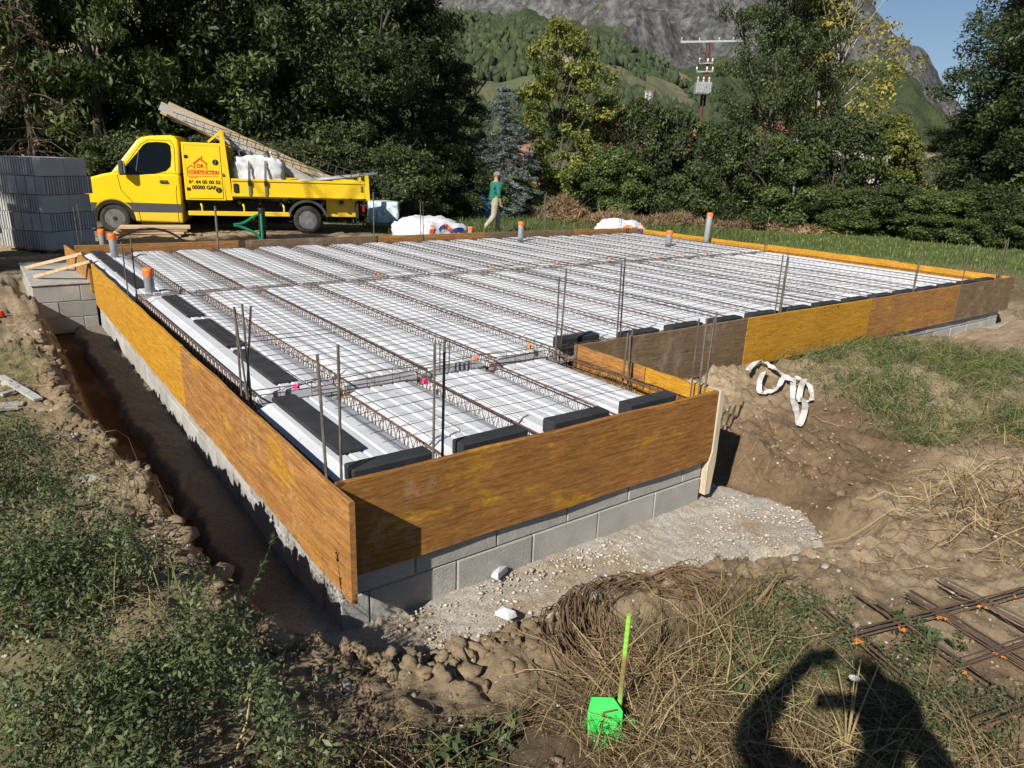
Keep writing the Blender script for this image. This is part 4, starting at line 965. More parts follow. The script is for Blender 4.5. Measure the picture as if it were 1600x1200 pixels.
M['brush'] = leaf_mat('dry_brush', (.08, .048, .026), (.19, .12, .065), (.34, .24, .13), .1, .8)
M['bark'] = noisy('bark', g3((.060, .048, .036), (.15, .125, .10)), 12, .9, .8, .02, (3, 3, .6))
M['palebark'] = noisy('pale_bark', g3((.22, .20, .165), (.40, .37, .31)), 12, .9, .5, .02, (3, 3, .6))
rng = np.random.default_rng(5)
def leaf_cloud(centers, radii, per, size, flat=.5, aspect=2.0, shade=None, jitter=.35, droop=.0):
    """leaf quads spread through the volume of many clumps; returns verts, quads, tint"""
    n = len(centers); tot = n * per
    c = np.repeat(centers, per, 0); r = np.repeat(radii, per, 0)
    d = rng.normal(size=(tot, 3)); d /= np.linalg.norm(d, axis=1)[:, None]
    rad = rng.random(tot) ** .45
    p = c + d * (r * rad[:, None])
    nrm = d * .8 + rng.normal(size=(tot, 3)) * .75 + np.array([0, 0, flat]); nrm /= np.linalg.norm(nrm, axis=1)[:, None]
    t = np.cross(nrm, rng.normal(size=(tot, 3))); t /= np.linalg.norm(t, axis=1)[:, None] + 1e-9
    t[:, 2] -= droop; b = np.cross(nrm, t)
    s = size * (1 + jitter * rng.normal(size=tot)).clip(.4, 2)[:, None]
    L = t * s; Wd = b * s / aspect
    v = np.stack([p - L, p + Wd * 1.0 - L * .1, p + L, p - Wd * 1.0 - L * .1], 1).reshape(-1, 3)
    q = np.arange(tot * 4).reshape(-1, 4)
    base = np.repeat(rng.random(n), per) * .45
    tint = np.clip(base + .42 * rng.random(tot) + .12 * (rad - .5), 0, 1)
    return v, q, tint
def limb_tree(mb, p, d, L, r_, depth, tips, spread=.6, n=3, up=.15):
    pts = [p]; rad = [r_]; q = Vector(p); dd = Vector(d)
    for k in range(4):
        dd = (dd + Vector((rnd.uniform(-.16, .16), rnd.uniform(-.16, .16), rnd.uniform(-.05, .12) + up * .3))).normalized()
        q = q + dd * L / 4; pts.append(q.copy()); rad.append(r_ * (1 - .13 * (k + 1)))
    mb.tube(pts, rad, 6 if depth > 1 else 4, False)
    tips.append((pts[-1].copy(), depth)); tips.append((pts[2].copy(), depth))
    if depth <= 0: return
    for k in range(n):
        a = rnd.uniform(0, 6.283); s = Vector((math.cos(a), math.sin(a), rnd.uniform(-.2, .5))) * spread
        limb_tree(mb, pts[rnd.choice((2, 3, 4))], (dd + s).normalized(), L * rnd.uniform(.55, .8), r_ * .5, depth - 1, tips, spread, n, up)
crown_cache = {}
def crown_points(h, rx, z0, shape, n):
    pts = []; rr = []
    while len(pts) < n:
        t = rnd.random(); z = z0 + (h - z0) * t
        if shape == 'oval': k = math.sin(math.pi * min(1, .12 + t * .86)) ** .6
        elif shape == 'column': k = (.55 + .45 * math.sin(math.pi * t)) * (1 - .6 * t ** 4)
        elif shape == 'cone': k = (1 - t) ** .8 + .03
        elif shape == 'bush': k = math.sqrt(max(0, 1 - (t * .95) ** 2))
        a = rnd.uniform(0, 6.283); wob = 1 + .22 * math.sin(a * 3 + z * .8) + .15 * math.sin(a * 5 - z * 1.3)
        rad = rx * k * wob * (rnd.random() ** .4)
        pts.append((math.cos(a) * rad, math.sin(a) * rad, z)); s = rx * rnd.uniform(.13, .26) * (.6 if shape == 'cone' else 1)
        rr.append((s * 1.15, s * 1.15, s * .8))
    return np.array(pts), np.array(rr)
TREEV = {}
def make_tree_meshes(key, h, rx, z0, shape, clumps, per, size, mat, flat=.4, aspect=2.0, bark='bark', trunk_r=.16, droop=0.0):
    c, r = crown_points(h, rx, z0, shape, clumps)
    v, q, t = leaf_cloud(c, r, per, size, flat, aspect, droop=droop)
    cm = np_mesh('crown', v, q, M[mat], t)
    mb = MB(); tips = []
    for k in range(1 if shape != 'bush' else 3):
        limb_tree(mb, Vector((rnd.uniform(-.1, .1) * (k + 1), rnd.uniform(-.1, .1), -.3)), Vector((rnd.uniform(-.06, .06) + .3 * k * (k - 1), rnd.uniform(-.06, .06), 1)), h * .62, trunk_r, 2, tips, .75, 4)
    # a twig out to every fourth clump keeps the crown carried by wood
    for k in range(0, len(c), 4):
        p = Vector(c[k]); base = Vector((p.x * .15, p.y * .15, max(.3, p.z * .72))); m_ = base.lerp(p, .5) + Vector((0, 0, -.1 * rx * .3))
        mb.tube([base, m_, p], [trunk_r * .22, trunk_r * .13, trunk_r * .05], 4, False)
    TREEV[key] = (cm, mb.mesh('trunk', M[bark], True))
def tree(key, x, y, label, cat='tree', name='leafy_tree', s=1.0, sz=1.0, rz=None, z=None, group=None):
    cm, tm = TREEV[key]; e = empty(name, (x, y, gz(x, y) if z is None else z), rnd.uniform(0, 6.283) if rz is None else rz); e.scale = (s, s, s * sz)
    tag(e, label, cat, group); link('crown', cm, e); link('trunk', tm, e); return e
make_tree_meshes('ashA', 13, 3.1, .9, 'oval', 190, 330, .075, 'leaf_dark', .3, 2.6)
make_tree_meshes('ashB', 14, 2.8, .6, 'column', 190, 330, .075, 'leaf_dark', .3, 2.6)
make_tree_meshes('willow', 12, 2.6, .5, 'column', 180, 330, .075, 'leaf_mid', .2, 3.2, droop=.5)
make_tree_meshes('lime', 7.5, 1.9, .8, 'oval', 130, 260, .062, 'leaf_lime', .3, 2.0, trunk_r=.09)
make_tree_meshes('yellow', 10, 2.7, 3.6, 'oval', 85, 60, .068, 'leaf_yellow', .3, 1.6, 'palebark', .13)
make_tree_meshes('bush', 3.2, 1.9, .1, 'bush', 130, 260, .052, 'leaf_mid', .4, 1.8, trunk_r=.05)
make_tree_meshes('bushd', 3.6, 2.0, .1, 'bush', 130, 260, .054, 'leaf_dark', .4, 1.8, trunk_r=.05)
make_tree_meshes('bushl', 4.2, 1.7, .2, 'bush', 110, 240, .054, 'leaf_lime', .4, 1.8, trunk_r=.05)
# conifers: whorled drooping boughs
def conifer(key, h, rx, mat, dead=False, bark='bark'):
    mb = MB(); mb.tube([(0, 0, -.3), (0, 0, h * .5), (0, 0, h)], [h * .018, h * .010, .01], 7, False)
    C_ = []; R_ = []; z = h * .06
    while z < h * .98:
        k = 1 - z / h
        for j in range(6):
            a = rnd.uniform(0, 6.283); L = rx * (k ** .8 + .05) * rnd.uniform(.75, 1.1)
            tip = Vector((math.cos(a) * L, math.sin(a) * L, z - L * .28)); md = Vector((math.cos(a) * L * .5, math.sin(a) * L * .5, z - L * .05))
            mb.tube([(0, 0, z), md, tip], [.022, .014, .005], 4, False)
            if dead:
                for q in range(7):
                    t = rnd.uniform(.35, 1); p = md.lerp(tip, t); e_ = p + Vector((rnd.uniform(-.25, .25), rnd.uniform(-.25, .25), -rnd.uniform(.1, .35)))
                    mb.tube([p, e_], [.006, .003], 3, False)
            for t in np.linspace(.2, 1, max(2, int(L / .28))):
                p = Vector((0, 0, z)).lerp(tip, t); C_.append((p.x, p.y, p.z - .03)); R_.append((.20, .20, .11))
        z += h * .035 + .06
    tm = mb.mesh('trunk', M[bark], True)
    v, q, t = leaf_cloud(np.array(C_), np.array(R_), 4 if dead else 60, .06, .5, 3.5); TREEV[key] = (np_mesh('crown', v, q, M[mat], t), tm)
conifer('spruce', 7.0, 2.1, 'leaf_spruce'); conifer('deadspruce', 6.5, 1.9, 'brush', True, 'bark')
def tp(px, dist): r_ = ray(px, 300); h_ = math.hypot(r_[0], r_[1]); return (CAM[0] + r_[0] / h_ * dist, CAM[1] + r_[1] / h_ * dist)
BT = [  # key, px, distance, scale, z-scale, label, name
 ('ashB', -60, 26, 1.05, 1.0, 'very dark tree at the left picture edge with yellowing top', 'leafy_tree'),
 ('ashA', 30, 31, 1.2, 1.0, 'dark tree behind the bare spruce at the far left', 'leafy_tree'),
 ('deadspruce', 62, 24, 1.0, 1.0, 'bare dead spruce with grey drooping twigs behind the block stack', 'dead_spruce'),
 ('willow', 165, 26, 1.1, 1.05, 'lighter green bushy tree rising behind the truck cab', 'leafy_tree'),
 ('ashB', 250, 29, 1.15, 1.1, 'tall dark tree behind the truck locker', 'leafy_tree'),
 ('ashA', 345, 28, 1.05, 1.12, 'dark tree behind the leaning planks', 'leafy_tree'),
 ('ashB', 425, 27, 1.1, 1.05, 'dark tree behind the white bag on the truck', 'leafy_tree'),
 ('willow', 500, 28, 1.05, 1.1, 'narrow leafed tree behind the truck tail', 'leafy_tree'),
 ('ashA', 552, 27, 1.0, 1.0, 'dark tree behind the rebar cage end', 'leafy_tree'),
 ('ashB', 645, 29, .85, .66, 'dark tree left of the blue spruce, its crown sloping down to the right', 'leafy_tree'),
 ('ashA', 700, 31, .62, .72, 'small dark tree at the right end of the dark row, beside the spruce', 'leafy_tree'),
 ('spruce', 785, 28.5, .92, .74, 'blue grey spruce with bare lower twigs behind the walking man', 'blue_spruce'),
 ('lime', 868, 32, 1.0, 1.0, 'lime green tree with yellow leaves in the middle of the row', 'leafy_tree'),
 ('lime', 935, 35, .8, .85, 'smaller lime green tree right of the middle one', 'leafy_tree'),
 ('bushd', 1000, 33, 1.0, 1.28, 'dark rounded tree in front of the brick gables', 'leafy_tree'),
 ('bush', 950, 31, .9, .9, 'green bush behind the dry brush', 'bush'),
 ('bushd', 1052, 34, 1.05, 1.15, 'dark bushy tree under the transformer pole', 'leafy_tree'),
 ('ashA', 1192, 33, .68, 1.3, 'big dark tree right of the transformer pole', 'leafy_tree'),
 ('ashB', 1240, 37, .60, 1.3, 'dark tree behind the yellow leaved one', 'leafy_tree'),
 ('bushd', 1130, 30, 1.0, 1.0, 'dark bush at the foot of the big dark tree', 'bush'),
 ('bush', 1195, 30, 1.0, 1.0, 'green bush left of the hedge', 'bush'),
 ('yellow', 1285, 35, 1.0, 1.02, 'sparse tree with yellow leaves and bare pale limbs', 'leafy_tree'),
 ('bushl', 1375, 33, 1.0, 1.0, 'light green small tree between the tall trees on the right', 'leafy_tree'),
 ('bushd', 1300, 31.5, 1.0, 1.15, 'green bush below the yellow leaved tree', 'bush'),
 ('ashA', 1582, 33, .86, .86, 'large dark tree at the right, its left flank falling to the sky', 'leafy_tree'),
 ('ashB', 1625, 31, 1.0, .82, 'dense dark tree at the right picture edge', 'leafy_tree'),
 ('ashA', 1680, 32, 1.1, .9, 'dense dark tree just past the right picture edge', 'leafy_tree'),
 ('ashA', 1500, 34.5, .58, .62, 'rounded dark tree left of the large one on the right', 'leafy_tree'),
 ('ashA', 1610, 31.5, .78, .86, 'full dark tree in front of the large one at the right edge', 'leafy_tree'),
 ('bushd', 690, 27, .8, .85, 'low dark bush left of the man', 'bush'),
 ('bush', 745, 28, .7, .75, 'low bush behind the blue sign', 'bush'),
 ('bushl', 815, 29, .55, .6, 'light green low bush right of the man', 'bush'),
]
for i, px in enumerate((1250, 1300, 1350, 1402, 1455, 1508, 1560, 1615)):
    BT.append(('bush' if i % 3 else 'bushd', px, 30.5 - i * .25, .78, .62, 'green hedge shrub, %s from the left in the hedge' % ORD[i], 'hedge_shrub'))
for i, (px, d_) in enumerate(((330, 24), (400, 25), (470, 24), (545, 25), (210, 23), (620, 24.5))):
    BT.append(('bushd', px, d_, .8, .8, 'dark undergrowth bush behind the truck, %s' % ['below the planks', 'behind the bag', 'behind the bed', 'behind the tail', 'behind the cab', 'behind the wrapped pallet'][i], 'bush'))
for key, px, dist, s, sz, lab, nm in BT:
    x, y = tp(px, dist); tree(key, x, y, lab, 'bush' if 'bush' in nm else 'shrub' if 'hedge' in nm else 'tree', nm, s, sz, group='trees and shrubs behind the site')
for o in bpy.data.objects:
    if str(o.get('label', '')).startswith('big dark tree right of'): o.rotation_euler[2] += 2.2
# trees outside the left of the frame that shade the block stacks and the truck nose
tree('ashB', -9.5, 8.1, 'dark tree standing off to the left of the block stacks', s=.85); tree('ashA', -12.5, 17.5, 'dark tree off to the left, farther back', s=1.0)
# ------------------------------------------------------------------ dry brush heaps and grass
def blades(n, xs, ys, h, w_, lean, mat, name, zfun=None, tint=(0, 1), bend=.4):
    z = ground(xs, ys) if zfun is None else zfun
    a = rng.random(n) * 6.283; hh = h * (.5 + rng.random(n)); ln = lean * rng.random(n) * hh
    dx, dy = np.cos(a), np.sin(a); px_, py_ = -dy * w_ / 2, dx * w_ / 2
    p0 = np.stack([xs, ys, z - .01], -1); s = np.stack([px_, py_, np.zeros(n)], -1)
    m = p0 + np.stack([dx * ln * bend, dy * ln * bend, hh * .6], -1); e = p0 + np.stack([dx * ln, dy * ln, hh * (1 - .25 * ln / (hh + 1e-6))], -1)
    v = np.stack([p0 - s, p0 + s, m + s * .7, m - s * .7, e + s * .1, e - s * .1], 1).reshape(-1, 3)
    k = np.arange(n)[:, None] * 6; q = np.concatenate([k + np.array([0, 1, 2, 3]), k + np.array([3, 2, 4, 5])], 1).reshape(-1, 4)
    t = np.repeat(tint[0] + (tint[1] - tint[0]) * rng.random(n), 2)
    return np_mesh(name, v, q, M[mat], t)
n = 32000; xs = 12.5 + rng.random(n) * 19; ys = -3 + rng.random(n) * 22
k = ((xs - 11.35) * .62 + (ys - 1) * .10 > 4.0 + rng.normal(size=n) * .5) & (rng.random(n) < .9); xs, ys = xs[k], ys[k]
o = link('field_grass', blades(len(xs), xs, ys, .10, .02, .8, 'grass_blade', 'field_grass', tint=(.1, .85))); tag(o, 'short green field grass beyond the right edge of the slab', 'grass', kind='stuff')
n = 9000; xs = 8 + rng.random(n) * 12; ys = 10.2 + rng.random(n) * 9
o = link('rough_grass', blades(n, xs, ys, .16, .02, .8, 'grass_blade', 'rough_grass', tint=(.0, .6))); tag(o, 'rough grass between the far boards and the trees', 'grass', kind='stuff')
def brush_heap(px, dist, L, H, label, seed):
    x, y = tp(px, dist); e = empty('brush_heap', (x, y, gz(x, y)), rnd.uniform(-.3, .3)); tag(e, label, 'brush', 'heaps of dry brush before the trees')
    n = 900; cx = rng.normal(size=n) * L * .35; cy = rng.normal(size=n) * .5; hz = H * np.exp(-(cx / L * 1.6) ** 2) * np.exp(-(cy) ** 2) * rng.random(n)
    c = np.stack([cx, cy, hz], -1); v, q, t = leaf_cloud(c, np.full((n, 3), .12), 8, .16, .2, 9.0); link('twigs', np_mesh('twigs', v, q, M['brush'], t), e)
    b = MB()
    for k in range(60):
        a = Vector((rnd.gauss(0, L * .3), rnd.gauss(0, .35), rnd.random() * H * .5)); d = Vector((rnd.uniform(-1, 1), rnd.uniform(-.6, .6), rnd.uniform(0, .8))); b.tube([a, a + d * .35, a + d * .8 + Vector((0, 0, -.05))], [.012, .008, .003], 4, False)
    tag(b.build('sticks', M['bark'], e), kind='stuff')
for i, (px, d_, L, H) in enumerate(((880, 27.5, .9, .9), (960, 28, 2.0, .26), (1060, 28.5, 2.6, .34), (1150, 28.8, 2.2, .30), (1240, 29, 1.4, .22))):
    brush_heap(px, d_, L, H, ['tall dry brush clump right of the man', 'low dry brush heap behind the small white bag', 'dry brush heap behind the tall grey pipe', 'dry brush heap left of the hedge', 'dry grass and brush at the hedge foot'][i], i)
# ------------------------------------------------------------------ mountains
def rock_mat():
    m, t, b = new_mat('mountain_rock'); v = coords(t, (.001, .001, .001), jitter=False)
    g = t.nodes.new('ShaderNodeNewGeometry'); sp = t.nodes.new('ShaderNodeSeparateXYZ'); t.links.new(g.outputs['Normal'], sp.inputs[0])
    n1 = noise(t, v, 6, 10, .7); n2 = noise(t, v, 38, 8, .72)
    vs = coords(t, (.004, .004, .0011), jitter=False); n3 = noise(t, vs, 9, 8, .7)
    rock = ramp(t, mix(t, .5, n2, n3), [(.41, (.042, .041, .040)), (.5, (.10, .096, .091)), (.59, (.20, .19, .178))])
    grn = ramp(t, n2, [(.35, (.035, .055, .022)), (.65, (.085, .10, .042))])
    mt = t.nodes.new('ShaderNodeMath'); mt.operation = 'MULTIPLY_ADD'; mt.inputs[1].default_value = .9; t.links.new(n1, mt.inputs[0]); t.links.new(sp.outputs['Z'], mt.inputs[2])
    at_ = t.nodes.new('ShaderNodeAttribute'); at_.attribute_name = 'veg'; ad = t.nodes.new('ShaderNodeMath'); t.links.new(mt.outputs[0], ad.inputs[0]); t.links.new(at_.outputs['Fac'], ad.inputs[1])
    c = mix(t, ramp(t, ad.outputs[0], [(.50, (0, 0, 0)), (.60, (1, 1, 1))]) if False else mapr(t, ad.outputs[0], 1.02, 1.14), rock, grn)
    t.links.new(c, b.inputs['Base Color']); b.inputs['Roughness'].default_value = 1; b.inputs['Specular IOR Level'].default_value = .05
    bump(t, b, mix(t, .5, n2, n3), 1.0, 26); return m
def mapr(t, s, a, b):
    r = t.nodes.new('ShaderNodeMapRange'); r.inputs[1].default_value = a; r.inputs[2].default_value = b; t.links.new(s, r.inputs[0]); return r.outputs[0]
M['rock'] = rock_mat()
def hillside_mat():
    m, t, b = new_mat('hillside'); v = coords(t, (.01, .01, .01), jitter=False)
    n1 = noise(t, v, 1.3, 8, .65); n2 = noise(t, v, 18, 6, .7)
    c = ramp(t, n1, [(.38, (.055, .075, .030)), (.52, (.12, .115, .055)), (.64, (.27, .215, .135)), (.75, (.33, .285, .21))])
    c = mix(t, .5, c, mix(t, 1, c, ramp(t, n2, [(.3, (.5, .5, .5)), (.7, (1.3, 1.3, 1.3))]), 'MULTIPLY'))
    t.links.new(c, b.inputs['Base Color']); b.inputs['Roughness'].default_value = 1; bump(t, b, n2, .8, 2); return m
M['hillside'] = hillside_mat()
def interp(px, tab):
    xs = [a for a, _ in tab]; ys = [b for _, b in tab]; return np.interp(px, xs, ys)
def ridge_mesh(name, tab, d0, d1, npx, nd, px0, px1, amp, freq, mat, pw=1.0, veg=None, base=-.7):
    """land rising from distance d0 to a crest at d1 whose skyline follows the photograph; goes down again behind"""
    pxs = np.linspace(px0, px1, npx); T = np.linspace(0, 1.25, nd)
    A = np.zeros((npx, 2)); H = np.zeros(npx)
    for i, px in enumerate(pxs):
        r_ = ray(px, float(interp(px, tab))); h_ = math.hypot(r_[0], r_[1]); A[i] = (r_[0] / h_, r_[1] / h_); H[i] = r_[2] / h_ * d1 + CAM[2]
    D = d0 + (d1 - d0) * T
    Xm = CAM[0] + A[:, None, 0] * D[None]; Ym = CAM[1] + A[:, None, 1] * D[None]
    prof = np.where(T <= 1, T ** pw, 1 - (T - 1) * 1.2)
    Zm = base + (H[:, None] - base) * prof[None]
    e_ = np.minimum(1, T * 4)[None] * np.clip(np.abs(1 - T)[None] * 6 + .12, 0, 1)
    Zm = Zm + amp * e_ * ((ridged(Xm, Ym, freq, 6, 91) - .62) * 1.5 + (fbm(Xm, Ym, freq * 3.1, 5, 92) - .5) * .8)
    id_ = np.arange(npx * nd).reshape(npx, nd); q = np.stack([id_[:-1, :-1], id_[1:, :-1], id_[1:, 1:], id_[:-1, 1:]], -1).reshape(-1, 4)
    me = np_mesh(name, np.stack([Xm, Ym, Zm], -1).reshape(-1, 3), q, M[mat], smooth=True)
    if veg is not None:
        a = me.attributes.new('veg', 'FLOAT', 'POINT'); a.data.foreach_set('value', np.ascontiguousarray(veg(Xm, Ym, T[None] + 0 * Xm)).ravel().astype(np.float32))
    o = link(name, me); tag(o, kind='structure'); return o, (Xm, Ym, Zm, T)
ridge_mesh('mountain', [(-400, -40), (200, -60), (560, -45), (760, -60), (960, -50), (1120, -62), (1230, -45), (1300, -14), (1345, 12), (1385, 40), (1412, 62), (1437, 90), (1450, 125), (1480, 175), (1560, 230), (1700, 262), (1900, 275)],
           900, 3600, 340, 240, -400, 1900, 190, .0016, 'rock', 1.25, lambda x, y, t: .40 - 1.0 * sstep(.36, .56, t + (fbm(x, y, .0035, 5, 7) - .5) * .55))
_, (hx, hy, hz, ht) = ridge_mesh('forest_hill', [(-500, 10), (300, -40), (560, -10), (640, 14), (700, 22), (760, 30), (820, 36), (880, 46), (940, 62), (1000, 84), (1050, 108), (1100, 134), (1180, 172), (1300, 214), (1500, 252), (1800, 275)],
           160, 820, 300, 120, -500, 1800, 14, .008, 'hillside', 1.12)
# wood covering the hill
n = 34000; i = rng.integers(100, 215, n); j = rng.integers(6, 102, n)
X_, Y_, Z_ = hx[i, j], hy[i, j], hz[i, j]
keep = fbm(X_, Y_, .011, 4, 15) < .555 - .10 * (np.abs(ht[j] - .42) < .1); X_, Y_, Z_ = X_[keep], Y_[keep], Z_[keep]; n = len(X_)
X_ = X_ + rng.normal(size=n) * 3; Y_ = Y_ + rng.normal(size=n) * 3
bm = bmesh.new(); bmesh.ops.create_icosphere(bm, subdivisions=1, radius=1); iv = np.array([v.co for v in bm.verts]); it = np.array([[v.index for v in f.verts] for f in bm.faces]); bm.free()
sz_ = 1.2 + 1.9 * rng.random(n) ** 1.5; V_ = iv[None] * (1 + .36 * rng.normal(size=(n, len(iv), 1))) * np.stack([sz_, sz_, sz_ * (1.1 + .9 * rng.random(n))], -1)[:, None] + np.stack([X_, Y_, Z_ + sz_ * .5], -1)[:, None]
Q_ = it[None] + (np.arange(n) * len(iv))[:, None, None]
wood = np_mesh('hill_wood', V_.reshape(-1, 3), Q_.reshape(-1, 3), leaf_mat('far_foliage', (.022, .036, .013), (.040, .060, .022), (.085, .095, .036), .0, 1.0), np.clip(np.repeat(rng.random(n), len(it)) * .7 + .3 * rng.random(n * len(it)), 0, 1))
o = link('hill_wood', wood); tag(o, 'far green wood covering the hillside below the rocky mountain', 'wood', kind='stuff')
# ------------------------------------------------------------------ transformer pole, gables
x, y = tp(1083, 43); zb = -.7
M['polewood'] = noisy('pole_rust_brown', g3((.06, .030, .022), (.13, .068, .046)), 6, .85, .3, .004, (3, 3, .5))
M['galv'] = noisy('galvanised_steel', g3((.38, .40, .41), (.58, .60, .61)), 7, .45, .1, .002, metal=.5)
M['porcelain'] = plain('insulator', (.42, .40, .36), .25)
pz = lambda py: float(along(1083, py, 43).z)
e = empty('transformer_pole', (x, y, zb), -math.atan2(RM[0, 0], -RM[1, 0]) + math.pi * .5 - 1.2); e.rotation_euler = (0, 0, math.atan2(RM[1, 0], RM[0, 0])); tag(e, 'brown utility pole with long crossarm, insulators and transformer box', 'utility pole')
H = pz(66) - zb; k = 43 / F_PX * 1.0
for s in (-.10, .10):
    MB().bar((s, 0, 0), (s * .8, 0, H), .10, .16, (0, 1, 0)).build('pole', M['polewood'], e)
m_ = MB()
for q in range(14): m_.bar((-.09, -.06, 1 + q * H / 15), (.09, -.06, 1 + (q + .7) * H / 15), .03, .03, (0, 1, 0))
tag(m_.build('lacing', M['polewood'], e), kind='stuff')
ca_ = MB().bar((-1.55, -.05, H - .05), (1.75, -.05, H + .12), .10, .10).build('crossarm', M['galv'], e)
for xx in (-1.5, -.55, .5, 1.25, 1.65):
    b = MB(); zz = H + .035 * xx; b.lathe([(.03, 0), (.06, .05), (.03, .09), (.06, .14), (.03, .2)], (xx, -.05, zz + .03), 8); b.build('insulator', M['porcelain'], ca_)
for zz, hw in ((pz(100) - zb, .45), (pz(113) - zb, .55)):
    a_ = MB().bar((-hw, -.12, zz), (hw * .6, -.12, zz + .05), .07, .07).build('bracket', M['galv'], e)
    for xx in (-hw, 0, hw * .55):
        b = MB(); b.lathe([(.02, 0), (.055, .04), (.025, .08), (.055, .13), (.02, .24)], (xx, -.12, zz + .03), 8); b.build('insulator', M['porcelain'], a_)
zt = pz(149) - zb; z2 = pz(130) - zb
tb = MB().box((-.62, -.75, zt), (.22, -.2, z2), .03).build('transformer', M['galv'], e)
for q in range(9): MB().box((-.58 + q * .09, -.80, zt + .08), (-.555 + q * .09, -.752, z2 - .08)).build('fin', M['galv'], tb)
for xx in (-.5, -.2, .1):
    b = MB(); b.lathe([(.03, 0), (.06, .06), (.03, .12), (.06, .18), (.02, .28)], (xx, -.45, z2), 8); b.build('bushing', M['porcelain'], tb)
b = MB()
for sx in (-1.5, -.55): b.tube(bez([(sx, -.05, H), (sx - .1, -.2, H - .6), (sx * .4 - .1, -.3, H - 1.1), (-.2, -.4, H - 1.2)], 6), .012, 4)
tag(b.build('jumper_wire', M['chassis'], e), kind='stuff')
M['brickwall'] = noisy('terracotta_wall', g3((.24, .115, .075), (.36, .19, .125)), 3, .9, .3, .01)
M['render_wall'] = noisy('pale_render', g3((.42, .38, .33), (.58, .54, .48)), 2, .9, .2, .01)
M['rooftile'] = noisy('roof_tiles', g3((.24, .085, .05), (.42, .17, .095)), 8, .9, .6, .03, (6, 1, 1))
def house(px, dist, w_, d_, hw, hr, label, rz, wallmat, windows=1):
    x, y = tp(px, dist); e = empty('house', (x, y, -.7), rz); tag(e, label, 'house')
    b = MB(); b.add([(-w_/2, 0, -1), (w_/2, 0, -1), (w_/2, 0, hw), (0, 0, hr), (-w_/2, 0, hw), (-w_/2, d_, -1), (w_/2, d_, -1), (w_/2, d_, hw), (0, d_, hr), (-w_/2, d_, hw)],
        [(0,1,2,3,4),(9,8,7,6,5),(0,5,6,1),(1,6,7,2),(4,9,5,0),(2,7,8,3),(3,8,9,4)]); b.build('wall', M[wallmat], e)
    ro = empty('roof', (0, 0, 0)); ro.parent = e
    for s in (-1, 1):
        b = MB(); b.hexa([(0, -.35, hr + .03), (s * (w_/2 + .3), -.35, hw - .18), (s * (w_/2 + .3), d_ + .35, hw - .18), (0, d_ + .35, hr + .03), (0, -.35, hr + .16), (s * (w_/2 + .3), -.35, hw - .05), (s * (w_/2 + .3), d_ + .35, hw - .05), (0, d_ + .35, hr + .16)]); b.build('roof_slope', M['rooftile'], ro)
    for q in range(windows):
        wn = MB().box((-.5 + q * 1.6, -.05, hw * .45), (.5 + q * 1.6, .02, hw * .45 + 1.2)).build('window', M['glass'], e); MB().box((-.6 + q * 1.6, -.10, hw * .45 - .1), (.6 + q * 1.6, -.052, hw * .45)).build('sill', M['render_wall'], wn)
    return e
zt = lambda px, py, d: float(along(px, py, d).z) + .7
house(965, 60, 4.5, 9, zt(965, 200, 60), zt(965, 170, 60), 'brick gable house peeking out left of the twin posts', -.75, 'brickwall')
house(1010, 75, 7, 9, zt(1010, 195, 75), zt(1010, 172, 75), 'pale house wall glimpsed between the twin posts and the pole', -.6, 'render_wall')
house(1072, 58, 4, 8, zt(1072, 205, 58), zt(1072, 190, 58), 'terracotta wall glimpsed right under the transformer', -.7, 'brickwall')
house(1322, 50, 6, 8, zt(1322, 205, 50), zt(1322, 186, 50), 'house with red tiled roof glimpsed behind the light green tree', -.4, 'render_wall')
house(826, 60, 1.8, 6, zt(826, 224, 60), zt(826, 210, 60), 'low terracotta house glimpsed behind the blue spruce', -.8, 'brickwall')
for i, px in enumerate((997, 1003)):
    x, y = tp(px, 45); h = float(along(px, 143, 45).z) + .7; e = empty('timber_post', (x, y, -.7)); tag(e, ('left' if i == 0 else 'right') + ' of the twin weathered posts before the pale house', 'post', 'twin posts')
    MB().bar((0, 0, 0), (.03, 0, h), .16, .16).build('shaft', M['plank_grey'], e); MB().box((-.10, -.10, h), (.12, .10, h + .04)).build('cap', M['plank_grey'], e)
x, y = tp(1240, 29.5); e = empty('fence_post', (x, y, gz(x, y))); tag(e, 'thin grey post standing before the hedge', 'post'); MB().bar((0, 0, -.2), (0, 0, 1.75), .06, .06).build('shaft', M['plank_grey'], e); MB().lathe([(.045, 1.75), (.03, 1.78)], (0, 0, 0), 8).build('cap', M['plank_grey'], e)
